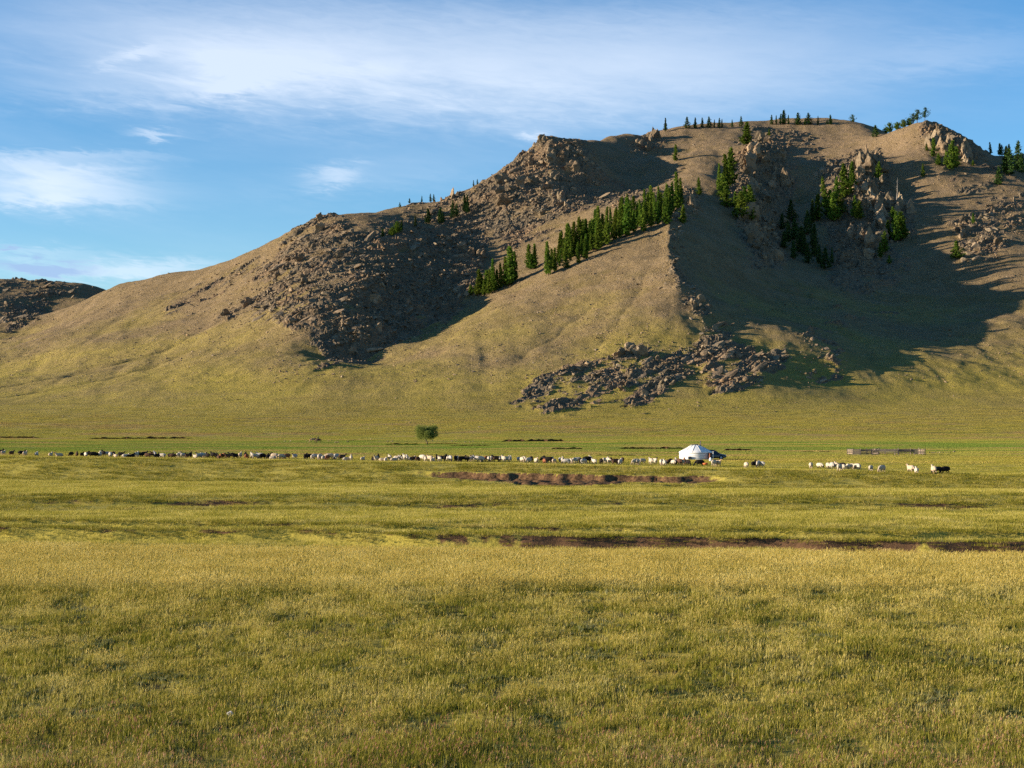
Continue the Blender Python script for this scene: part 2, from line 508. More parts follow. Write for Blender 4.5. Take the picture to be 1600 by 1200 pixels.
def grid_mesh(name, V, nr, nc, mats, smooth):
    me = bpy.data.meshes.new(name)
    idx = np.arange(nr * nc).reshape(nr, nc)
    q = np.stack([idx[:-1, :-1], idx[:-1, 1:], idx[1:, 1:], idx[1:, :-1]], -1).reshape(-1, 4)
    me.vertices.add(len(V))
    me.vertices.foreach_set('co', np.ascontiguousarray(V, dtype=np.float32).ravel())
    me.loops.add(q.size)
    me.loops.foreach_set('vertex_index', q.ravel().astype(np.int32))
    me.polygons.add(len(q))
    me.polygons.foreach_set('loop_start', np.arange(0, q.size, 4, dtype=np.int32))
    me.polygons.foreach_set('use_smooth', smooth(q) if callable(smooth) else np.full(len(q), smooth))
    for m in mats:
        me.materials.append(m)
    me.update(calc_edges=True)
    me.validate()
    return me


def put(name, data, parent=None, loc=None, rot=None, scale=None):
    o = bpy.data.objects.new(name, data)
    COL.objects.link(o)
    if parent is not None:
        o.parent = parent
    if loc is not None:
        o.location = loc
    if rot is not None:
        o.rotation_euler = rot
    if scale is not None:
        o.scale = (scale,) * 3 if isinstance(scale, (int, float)) else scale
    return o


def tag(o, label=None, category=None, group=None, kind=None):
    for k, v in (('label', label), ('category', category), ('group', group), ('kind', kind)):
        if v:
            o[k] = v
    return o


def attr(me, name, vals):
    a = me.attributes.new(name, 'FLOAT', 'POINT')
    a.data.foreach_set('value', np.ascontiguousarray(vals, dtype=np.float32).ravel())


# ------------------------------------------------------------------ materials
def material(name):
    m = bpy.data.materials.new(name)
    m.use_nodes = True
    return m, NT(m.node_tree)


def finish(t, color, rough=0.9, normal=None, spec=0.2, extra=None):
    b = t.n('ShaderNodeBsdfPrincipled', {'Base Color': color if isinstance(color, bpy.types.NodeSocket) else (*color, 1), 'Roughness': rough, 'Specular IOR Level': spec})
    if normal is not None:
        t.t.links.new(normal, b.inputs['Normal'])
    for k, v in (extra or {}).items():
        if isinstance(v, bpy.types.NodeSocket):
            t.t.links.new(v, b.inputs[k])
        else:
            b.inputs[k].default_value = v
    t.n('ShaderNodeOutputMaterial', {'Surface': b.outputs[0]})


def simple(name, color, rough=0.8, var=0.25, scale=6.0, spec=0.2, metal=0.0, bump=0.0):
    m, t = material(name)
    co = t.n('ShaderNodeTexCoord').outputs['Object']
    n = t.noise(co, scale, 5, 0.6)
    a = tuple(c * (1 - var) for c in color)
    b = tuple(min(1, c * (1 + var)) for c in color)
    c = t.mix(t.ramp(n, [(0.3, 0.0), (0.7, 1.0)]), a, b)
    nm = None
    if bump:
        nm = t.n('ShaderNodeBump', {'Height': n, 'Strength': bump, 'Distance': 0.05}).outputs[0]
    finish(t, c, rough, nm, spec, {'Metallic': metal})
    return m


def stone_color(t, pos, rnd=None):
    n1 = t.noise(pos, 0.035, 4, 0.6)
    n2 = t.noise(pos, 0.4, 5, 0.65)
    n3 = t.noise(pos, 2.2, 4, 0.7)
    c = t.mix(t.ramp(n2, [(0.3, 0.0), (0.7, 1.0)]), (0.092, 0.070, 0.045), (0.245, 0.187, 0.118))
    c = t.mix(t.ramp(n1, [(0.45, 0.0), (0.68, 0.75)]), c, (0.250, 0.158, 0.088))
    c = t.mix(t.ramp(n3, [(0.52, 0.0), (0.75, 0.55)]), c, (0.050, 0.045, 0.037))
    c = t.mix(t.ramp(t.noise(pos, 1.1, 3, 0.6), [(0.62, 0.0), (0.75, 0.5)]), c, (0.16, 0.15, 0.09))
    return c, n2, n3


def plain_color(t, pos, Y):
    """flats of the valley floor: greener by the stream, tan on the drier rises"""
    med = t.noise(pos, 0.25, 5, 0.6)
    mp = t.n('ShaderNodeMapping', {'Vector': pos, 'Scale': (0.011, 0.034, 0.03), 'Rotation': (0, 0, 0.05)}).outputs[0]
    streak = t.noise(mp, 1.0, 6, 0.62, distortion=0.6)
    streak2 = t.noise(mp, 2.1, 5, 0.6, distortion=0.4)
    base = t.mix(t.ramp(med, [(0.3, 0.0), (0.7, 1.0)]), (0.300, 0.248, 0.040), (0.390, 0.310, 0.068))
    y = t.math('DIVIDE', Y, 1000.0)
    wet = t.ramp(y, [(0.235, 0.0), (0.29, 0.5), (0.38, 1.0), (0.54, 1.0), (0.62, 0.35), (0.72, 0.0)])
    g = t.math('MULTIPLY', wet, t.ramp(streak, [(0.36, 0.10), (0.52, 1.0)]))
    base = t.mix(g, base, (0.140, 0.195, 0.032))
    dry = t.ramp(y, [(0.18, 0.0), (0.24, 1.0), (0.70, 1.0), (0.78, 0.4)])
    base = t.mix(t.math('MULTIPLY', dry, t.ramp(streak2, [(0.50, 0.0), (0.62, 0.85)])), base, (0.330, 0.225, 0.085))
    return base


def mat_mountain():
    m, t = material('hillside_turf_and_rock')
    pos = t.n('ShaderNodeNewGeometry').outputs['Position']
    rock = t.n('ShaderNodeAttribute', attribute_name='rock').outputs['Fac']
    hgt = t.n('ShaderNodeAttribute', attribute_name='rise').outputs['Fac']
    fine = t.noise(pos, 0.9, 5, 0.7)
    med = t.noise(pos, 0.09, 5, 0.6)
    big = t.noise(pos, 0.014, 4, 0.55)
    # flow-drawn streaks of greener and drier turf along the fans
    mp = t.n('ShaderNodeMapping', {'Vector': pos, 'Scale': (0.006, 0.035, 0.05), 'Rotation': (0, 0, 0.12)}).outputs[0]
    streak = t.noise(mp, 1.0, 5, 0.6, distortion=0.4)
    dry = t.mix(t.ramp(med, [(0.35, 0.0), (0.65, 1.0)]), (0.180, 0.126, 0.062), (0.238, 0.170, 0.085))
    olive = t.mix(t.ramp(med, [(0.35, 0.0), (0.65, 1.0)]), (0.285, 0.228, 0.044), (0.340, 0.262, 0.060))
    up = t.math('ADD', hgt, t.math('MULTIPLY', t.math('SUBTRACT', big, 0.5), 0.7))
    turf = t.mix(t.ramp(up, [(0.05, 0.0), (0.36, 1.0)]), olive, dry)
    turf = t.mix(t.ramp(streak, [(0.52, 0.0), (0.70, 0.5)]), turf, (0.165, 0.128, 0.030))
    turf = t.mix(t.ramp(t.noise(mp, 2.3, 4, 0.6), [(0.58, 0.0), (0.72, 0.5)]), turf, (0.235, 0.165, 0.065))
    Y = t.n('ShaderNodeSeparateXYZ', {0: pos}).outputs[1]
    fl = t.math('ADD', t.math('DIVIDE', Y, 1000.0), t.math('MULTIPLY', t.math('SUBTRACT', big, 0.5), 0.12))
    turf = t.mix(t.ramp(fl, [(0.67, 0.0), (0.76, 1.0)]), plain_color(t, pos, Y), turf)
    # small stones and bare gravel between the tufts
    peb = t.ramp(t.math('ADD', t.math('MULTIPLY', fine, 0.8), t.math('ADD', t.math('MULTIPLY', t.math('SUBTRACT', med, 0.5), 0.5), t.math('MULTIPLY', t.math('SUBTRACT', up, 0.3), 0.22))), [(0.45, 0.0), (0.60, 0.8)])
    turf = t.mix(peb, turf, (0.225, 0.155, 0.092))
    turf = t.mix(t.ramp(t.noise(pos, 1.3, 3, 0.6), [(0.58, 0.0), (0.66, 0.7)]), turf, (0.070, 0.054, 0.024))
    turf = t.mix(t.math('MULTIPLY', t.ramp(t.noise(pos, 0.8, 2, 0.5), [(0.64, 0.0), (0.68, 0.8)]), t.ramp(up, [(0.1, 0.15), (0.4, 1.0)])), turf, (0.300, 0.235, 0.165))
    st, n2, n3 = stone_color(t, pos)
    rk = t.math('ADD', rock, t.math('MULTIPLY', t.math('SUBTRACT', fine, 0.5), 0.9))
    c = t.mix(t.ramp(rk, [(0.30, 0.0), (0.5, 1.0)]), turf, st)
    h = t.math('ADD', t.math('MULTIPLY', fine, 0.55), t.math('ADD', t.math('MULTIPLY', med, 1.2), t.math('MULTIPLY', n3, 0.25)))
    bmp = t.n('ShaderNodeBump', {'Height': h, 'Strength': 1.0, 'Distance': 2.2}).outputs[0]
    finish(t, c, 0.95, bmp, 0.08)
    return m


def mat_rock():
    m, t = material('weathered_granite')
    pos = t.n('ShaderNodeNewGeometry').outputs['Position']
    rnd = t.n('ShaderNodeObjectInfo').outputs['Random']
    c, n2, n3 = stone_color(t, pos)
    hsv = t.n('ShaderNodeHueSaturation', {'Color': c, 'Value': t.math('ADD', t.math('MULTIPLY', rnd, 0.7), 0.75)})
    h = t.math('ADD', n2, t.math('MULTIPLY', n3, 0.5))
    bmp = t.n('ShaderNodeBump', {'Height': h, 'Strength': 0.8, 'Distance': 0.6}).outputs[0]
    finish(t, hsv.outputs[0], 0.92, bmp, 0.12)
    return m


def mat_meadow():
    m, t = material('meadow_turf')
    pos = t.n('ShaderNodeNewGeometry').outputs['Position']
    dirt = t.n('ShaderNodeAttribute', attribute_name='dirt').outputs['Fac']
    sep = t.n('ShaderNodeSeparateXYZ', {0: pos})
    Y = sep.outputs[1]
    fine = t.noise(pos, 3.0, 5, 0.7)
    med = t.noise(pos, 0.25, 5, 0.6)
    base = plain_color(t, pos, Y)
    base = t.mix(t.ramp(fine, [(0.5, 0.0), (0.75, 0.5)]), base, (0.110, 0.105, 0.020))
    soil = t.mix(t.ramp(fine, [(0.38, 0.0), (0.62, 1.0)]), (0.060, 0.034, 0.017), (0.195, 0.110, 0.052))
    soil = t.mix(t.ramp(t.math('DIVIDE', Y, 200.0), [(0.62, 1.0), (0.70, 0.0)]), soil, t.mix(fine, (0.040, 0.026, 0.014), (0.200, 0.108, 0.055)))  # gully and terrace soil: earth colour with crease shade darkened into it
    d = t.math('ADD', dirt, t.math('MULTIPLY', t.math('SUBTRACT', t.noise(pos, 1.1, 4, 0.7), 0.5), 0.9))
    c = t.mix(t.ramp(d, [(0.42, 0.0), (0.6, 1.0)]), base, soil)
    near = t.ramp(t.math('DIVIDE', Y, 100.0), [(0.5, 1.0), (0.7, 0.0)])
    c = t.mix(t.math('MULTIPLY', near, t.ramp(t.noise(pos, 0.7, 3, 0.6), [(0.48, 0.2), (0.6, 0.95)])), c, (0.060, 0.045, 0.022))
    h = t.math('ADD', t.math('MULTIPLY', fine, 0.25), t.math('MULTIPLY', med, 0.6))
    bmp = t.n('ShaderNodeBump', {'Height': h, 'Strength': 0.8, 'Distance': 0.35}).outputs[0]
    finish(t, c, 0.95, bmp, 0.05)
    return m


M_MOUNT, M_ROCK, M_MEADOW = mat_mountain(), mat_rock(), mat_meadow()

# ------------------------------------------------------------------ ground sheets
def s_columns(dense, n, wide, extra):
    a = np.linspace(-dense, dense, n)
    e = dense + (wide - dense) * (np.linspace(0, 1, extra + 1)[1:]) ** 1.3
    return np.r_[-e[::-1], a, e]


S_FAR = s_columns(0.36, 860, 0.62, 40)
Y_FAR = np.r_[np.arange(640, 760, 2.0), np.arange(760, 1440, 1.45), np.arange(1440, 1640, 2.2), np.arange(1640, 2050, 20.0)]


def build_mountain():
    S, Yg = np.meshgrid(S_FAR, Y_FAR)
    X = S * Yg
    z, rock, sx, sy = far_height(X, Yg)
    edge = np.maximum(sstep(0.50, 0.62, np.abs(S)), sstep(1850, 2050, Yg))
    z = z * (1 - edge) - 3 * edge
    z = np.where(Yg < 672, z - 0.25 * (1 - sstep(640, 672, Yg)), z)
    V = np.stack([X + sx, Yg + sy, z], -1).reshape(-1, 3)
    rr = rock.ravel()
    me = grid_mesh('mountain', V, len(Y_FAR), len(S_FAR), [M_MOUNT], lambda q: rr[q].mean(1) < 0.35)
    attr(me, 'rock', rock)
    attr(me, 'rise', np.clip(z / 240.0, 0, 1))
    o = put('mountain', me)
    tag(o, kind='structure')
    return o, z, rock


MOUNTAIN, Z_FAR, ROCK_FAR = build_mountain()
# which pixel row each hillside vertex of a column shows at, for standing things on the slope
_S, _Y = np.meshgrid(S_FAR, Y_FAR)
V_FAR = project(_S * _Y, _Y, Z_FAR)[1]
V_MIN = np.minimum.accumulate(V_FAR, 0)


def hill_spot(u, v):
    """the place on the hillside seen at photograph pixel (u, v)"""
    s = (u - 800) / F * (1.0 / (CP - (600 - v) / F * SP))
    c = int(np.clip(np.searchsorted(S_FAR, s), 1, len(S_FAR) - 2))
    col = V_MIN[:, c]
    k = int(np.searchsorted(-col, -v))
    if k >= len(Y_FAR):
        k = int(np.argmin(V_FAR[:, c]))
    y = Y_FAR[k]
    return Vector((s * y, y, float(Z_FAR[k, c])))


def hill_z(x, y):
    k = int(np.clip(np.searchsorted(Y_FAR, y), 1, len(Y_FAR) - 1))
    c = int(np.clip(np.searchsorted(S_FAR, x / y), 1, len(S_FAR) - 1))
    return float(Z_FAR[k, c])


def build_meadow():
    S_N = s_columns(0.40, 440, 0.8, 24)
    Y_N = np.r_[np.arange(9, 60, 0.5), np.arange(60, 84, 0.5), np.arange(84, 104, 0.22), np.arange(104, 140, 0.6), np.arange(140, 215, 0.42), np.arange(215, 330, 2.0), np.arange(330, 664, 3.0)]
    S, Yg = np.meshgrid(S_N, Y_N)
    X = S * Yg
    z = near_height(X, Yg)
    t = sstep(560, 640, Yg)
    zf = far_height(X[Yg > 555].ravel(), Yg[Yg > 555].ravel())[0]
    zz = z.copy()
    zz[Yg > 555] = zf
    z = z * (1 - t) + zz * t
    z = z - 0.5 * sstep(650, 664, Yg)
    b = Yg - bank_line(X)
    g = Yg - gully_line(X)
    # bare earth where the bank and the gully wall have broken away
    foot = -6.8 - 6.0 * sstep(-14, 4, X) * (1 - sstep(4, 24, X)) + 2.5 * fbm(X / 5.0, X * 0 + 0.3, 3, 52)
    dirt = dirt_span(X) * sstep(foot - 1.5, foot + 1.0, b) * (1 - sstep(-5.4, -5.0, b + 1.9 * perlin(X / 3.5, X * 0, 35) + 1.0 * perlin(X / 1.1, X * 0, 37)))
    dirt = np.maximum(dirt, sstep(-1.0 + 1.15 * (1 - sstep(-8, 6, X)), -0.3 + 0.8 * (1 - sstep(-8, 6, X)), g) * (1 - sstep(0.7, 1.1, g)) * np.clip(0.34 + 0.5 * sstep(-8, 8, X) + 0.7 * perlin(X / 2.6, X * 0, 51) + 0.6 * perlin(X / 1.2, Yg / 1.2, 53), 0, 1))
    tt = Yg - 121 + 0.03 * X - 2.0 * perlin(X / 16.0, X * 0, 33)
    dirt = np.maximum(dirt, 0.8 * sstep(-1.2, -0.2, tt) * (1 - sstep(0.6, 1.2, tt)) * np.clip(0.5 + 1.0 * perlin(X / 9.0, X * 0 + 4, 34), 0, 1))
    gg = g - 5.0 - 1.5 * perlin(X / 11.0, X * 0 + 0.4, 31)
    dirt = np.maximum(dirt, 0.7 * sstep(-0.6, 0.0, gg) * (1 - sstep(0.4, 0.8, gg)) * np.clip(0.45 + 1.2 * perlin(X / 4.0, X * 0 + 3, 54), 0, 1))
    edge = sstep(0.62, 0.8, np.abs(S))
    z = z * (1 - edge) - 2.2 * edge
    V = np.stack([X, Yg, z], -1).reshape(-1, 3)
    me = grid_mesh('meadow', V, len(Y_N), len(S_N), [M_MEADOW], True)
    attr(me, 'dirt', dirt)
    o = put('meadow', me)
    tag(o, kind='structure')
    # the plain all around, out to the horizon, below the nearer sheets
    n = 14
    xs = np.linspace(-14000, 14000, n)
    gx, gy = np.meshgrid(xs, xs)
    me2 = grid_mesh('steppe', np.stack([gx, gy, gx * 0 - 2.6], -1).reshape(-1, 3), n, n, [M_MEADOW], True)
    p = put('steppe', me2)
    tag(p, kind='structure')
    return o


MEADOW = build_meadow()


def ground_height(x, y):
    """the meadow sheet as built: terraces passing into the foot of the mountain"""
    x, y = np.atleast_1d(np.asarray(x, float)), np.atleast_1d(np.asarray(y, float))
    z = near_height(x, y)
    far = y > 560
    if far.any():
        t = sstep(560, 640, y[far])
        z[far] = z[far] * (1 - t) + far_height(x[far], y[far])[0] * t
    return z


def meadow_z(x, y):
    return float(ground_height(x, y)[0])


def meadow_spot(u, v):
    """first place on the meadow seen at photograph pixel (u, v)"""
    ys = np.r_[np.arange(20, 250, 0.4), np.arange(250, 660, 1.5)]
    a, b = (u - 800) / F, (600 - v) / F
    k, s = (SP + b * CP) / (CP - b * SP), a / (CP - b * SP)
    zs = ground_height(s * ys, ys)
    hit = np.nonzero(CAM_H + k * ys <= zs)[0]
    i = hit[0] if len(hit) else len(ys) - 1
    return Vector((s * ys[i], ys[i], float(zs[i])))

# ------------------------------------------------------------------ geometry collector
class MB:
    def __init__(self):
        self.v, self.f, self.m = [], [], []

    def add(self, verts, faces, mat=0):
        o = len(self.v)
        self.v += [tuple(p) for p in verts]
        self.f += [tuple(i + o for i in f) for f in faces]
        self.m += [mat] * len(faces)

    def box(self, c, size, rz=0.0, mat=0, taper=1.0):
        hx, hy, hz = size[0] / 2, size[1] / 2, size[2] / 2
        cs, sn = math.cos(rz), math.sin(rz)
        vs = []
        for z, k in ((-hz, 1.0), (hz, taper)):
            for x, y in ((-hx, -hy), (hx, -hy), (hx, hy), (-hx, hy)):
                x, y = x * k, y * k
                vs.append((c[0] + x * cs - y * sn, c[1] + x * sn + y * cs, c[2] + z))
        self.add(vs, [(3, 2, 1, 0), (4, 5, 6, 7), (0, 1, 5, 4), (1, 2, 6, 5), (2, 3, 7, 6), (3, 0, 4, 7)], mat)

    def tube(self, pts, rad, n=6, mat=0, cap=True):
        pts = [Vector(p) for p in pts]
        rings = []
        for i, p in enumerate(pts):
            d = (pts[min(i + 1, len(pts) - 1)] - pts[max(i - 1, 0)]).normalized()
            a = d.orthogonal().normalized() if abs(d.z) > 0.95 else d.cross(Vector((0, 0, 1))).normalized()
            b = d.cross(a).normalized()
            r = rad[i] if isinstance(rad, (list, tuple)) else rad
            rings.append([p + (a * math.cos(2 * math.pi * k / n) + b * math.sin(2 * math.pi * k / n)) * r for k in range(n)])
        vs = [p for r in rings for p in r]
        fs = [(i * n + k, i * n + (k + 1) % n, (i + 1) * n + (k + 1) % n, (i + 1) * n + k) for i in range(len(pts) - 1) for k in range(n)]
        if cap:
            fs += [tuple(range(n))[::-1], tuple((len(pts) - 1) * n + k for k in range(n))]
        self.add(vs, fs, mat)

    def lathe(self, prof, n=24, mat=0, c=(0, 0, 0), a0=0.0, a1=2 * math.pi):
        full = abs(a1 - a0 - 2 * math.pi) < 1e-6
        m = n if full else n + 1
        vs = [(c[0] + r * math.cos(a0 + (a1 - a0) * k / n), c[1] + r * math.sin(a0 + (a1 - a0) * k / n), c[2] + z) for r, z in prof for k in range(m)]
        fs = []
        for i in range(len(prof) - 1):
            for k in range(n):
                k2 = (k + 1) % m
                fs.append((i * m + k, i * m + k2, (i + 1) * m + k2, (i + 1) * m + k))
        self.add(vs, fs, mat)

    def ring(self, c, rx, ry, rz_, n=10):
        pass

    def mesh(self, name, mats, smooth=False):
        me = mesh_from(name, self.v, self.f, mats, smooth)
        me.polygons.foreach_set('material_index', np.array(self.m, dtype=np.int32))
        me.update()
        return me


def quads(name, P, mats, attrs=None, nv=4):
    """loose little faces (leaves, blades) as one mesh; P is (n, nv, 3)"""
    n = len(P)
    me = bpy.data.meshes.new(name)
    me.vertices.add(n * nv)
    me.vertices.foreach_set('co', np.ascontiguousarray(P, dtype=np.float32).ravel())
    me.loops.add(n * nv)
    me.loops.foreach_set('vertex_index', np.arange(n * nv, dtype=np.int32))
    me.polygons.add(n)
    me.polygons.foreach_set('loop_start', np.arange(0, n * nv, nv, dtype=np.int32))
    for m in mats:
        me.materials.append(m)
    me.update(calc_edges=True)
    for k, val in (attrs or {}).items():
        attr(me, k, np.repeat(val, nv))
    return me


def scatter(name, protos, pts, rot, scl, idx):
    """one object that stands copies of small meshes on given points (for what nobody could count)"""
    pc = bpy.data.collections.new(name + '_kinds')
    for i, (nm, me) in enumerate(protos):
        o = bpy.data.objects.new('%s_%02d' % (nm, i), me)
        pc.objects.link(o)
    n = len(pts)
    me = bpy.data.meshes.new(name)
    me.vertices.add(n)
    me.vertices.foreach_set('co', np.ascontiguousarray(pts, dtype=np.float32).ravel())
    for nm, val in (('rot', rot), ('scl', scl)):
        a = me.attributes.new(nm, 'FLOAT_VECTOR', 'POINT')
        a.data.foreach_set('vector', np.ascontiguousarray(val, dtype=np.float32).ravel())
    a = me.attributes.new('idx', 'INT', 'POINT')
    a.data.foreach_set('value', np.ascontiguousarray(idx, dtype=np.int32).ravel())
    ng = bpy.data.node_groups.new(name + '_scatter', 'GeometryNodeTree')
    ng.interface.new_socket('Geometry', in_out='INPUT', socket_type='NodeSocketGeometry')
    ng.interface.new_socket('Geometry', in_out='OUTPUT', socket_type='NodeSocketGeometry')
    t = NT(ng, clear=True)
    gi = t.n('NodeGroupInput')
    ci = t.n('GeometryNodeCollectionInfo', {'Collection': pc, 'Separate Children': True, 'Reset Children': True})
    ar = t.n('GeometryNodeInputNamedAttribute', {'Name': 'rot'}, data_type='FLOAT_VECTOR')
    asc = t.n('GeometryNodeInputNamedAttribute', {'Name': 'scl'}, data_type='FLOAT_VECTOR')
    ai = t.n('GeometryNodeInputNamedAttribute', {'Name': 'idx'}, data_type='INT')
    er = t.n('FunctionNodeEulerToRotation', {0: ar.outputs[0]})
    ip = t.n('GeometryNodeInstanceOnPoints', {'Points': gi.outputs[0], 'Instance': ci.outputs[0], 'Pick Instance': True, 'Instance Index': ai.outputs[0], 'Rotation': er.outputs[0], 'Scale': asc.outputs[0]})
    t.n('NodeGroupOutput', {0: ip.outputs[0]})
    o = put(name, me)
    md = o.modifiers.new('scatter', 'NODES')
    md.node_group = ng
    return o


# ------------------------------------------------------------------ rocks
def rock_mesh(seed, flat=0.6, cuts=9, taper=0.0):
    r = random.Random(seed)
    bm = bmesh.new()
    bmesh.ops.create_icosphere(bm, subdivisions=3 if taper else 2, radius=1.0)
    ph = [r.uniform(0, 6.28) for _ in range(6)]
    planes = []
    for _ in range(cuts):
        d = Vector((r.gauss(0, 1), r.gauss(0, 1), r.gauss(0, 0.8))).normalized()
        planes.append((d, r.uniform(0.42, 0.8)))
    for v in bm.verts:
        p = v.co.copy()
        for d, k in planes:
            e = p.dot(d) - k
            if e > 0:
                p -= d * e
        p *= r.uniform(0.95, 1.05)
        if taper:                                   # clefts and broken steps
            th = math.atan2(p.y, p.x)
            cl = abs(math.sin(1.5 * th + ph[0] + 0.8 * p.z)) * abs(math.sin(2.5 * th + ph[1]))
            w = 0.72 + 0.36 * cl ** 0.5 + 0.10 * math.copysign(1, math.sin(7 * p.z + ph[2] + 2 * math.sin(th + ph[3])))
            p.x *= w
            p.y *= w
            p.z += 0.16 * math.sin(3 * th + ph[4]) * (p.z > 0.2)
        if taper:
            w = 1 - taper * max(0.0, p.z)
            p.x *= w
            p.y *= w
        v.co = Vector((p.x * r.uniform(0.98, 1.02), p.y, p.z * flat))
    bmesh.ops.dissolve_limit(bm, angle_limit=0.14 if not taper else 0.25, verts=bm.verts, edges=bm.edges)
    bmesh.ops.triangulate(bm, faces=bm.faces)
    me = bpy.data.meshes.new('rock')
    bm.to_mesh(me)
    bm.free()
    me.materials.append(M_ROCK)
    me.polygons.foreach_set('use_smooth', np.zeros(len(me.polygons), bool))
    return me


BOULDERS = [rock_mesh(100 + i, random.uniform(0.6, 0.9)) for i in range(8)]
SLABS = [rock_mesh(200 + i, random.uniform(0.30, 0.5), 7) for i in range(7)]
TOWERS = [rock_mesh(300 + i, random.uniform(1.5, 2.1), 11, 0.25) for i in range(6)]
FINS = [rock_mesh(400 + i, random.uniform(1.0, 1.4), 9, 0.15) for i in range(6)]


def in_poly(poly):
    xs, ys = [p[0] for p in poly], [p[1] for p in poly]
    while True:
        u, v = random.uniform(min(xs), max(xs)), random.uniform(min(ys), max(ys))
        ins, j = False, len(poly) - 1
        for i in range(len(poly)):
            (xi, yi), (xj, yj) = poly[i], poly[j]
            if (yi > v) != (yj > v) and u < (xj - xi) * (v - yi) / (yj - yi) + xi:
                ins = not ins
            j = i
        if ins:
            return u, v


def place_rock(parent, origin, u, v, px, style):
    p = hill_spot(u, v)
    r = px / F * p.y * (0.48 if style == 'tower' else 0.47)
    if style == 'tower':
        me, rot, sc = random.choice(TOWERS), (random.gauss(0, 0.10), random.gauss(0.05, 0.12), random.uniform(0, 6.3)), (r, r, r * random.uniform(0.8, 1.3))
    elif style == 'fin':
        me, rot, sc = random.choice(FINS), (random.gauss(0.1, 0.12), random.gauss(0.45, 0.2), random.gauss(0.6, 0.3)), (r * 1.25, r * 0.55, r * random.uniform(0.8, 1.2))
    elif style == 'slab':
        me, rot, sc = random.choice(SLABS), (random.gauss(0.35, 0.15), random.gauss(-0.45, 0.18), random.gauss(0.5, 0.35)), (r * random.uniform(1.3, 2.4), r * random.uniform(0.5, 0.9), r * random.uniform(0.7, 1.2))
    else:
        me, rot, sc = random.choice(BOULDERS), (random.gauss(0, 0.4), random.gauss(0, 0.4), random.uniform(0, 6.3)), (r * random.uniform(0.9, 1.3), r, r * random.uniform(0.8, 1.2))
    z = p.z + (0.10 * r if style == 'tower' else 0.10 * r if style == 'fin' else -0.26 * r)
    return put('rock', me, parent, (p.x - origin.x, p.y - origin.y, z - origin.z), rot, sc)


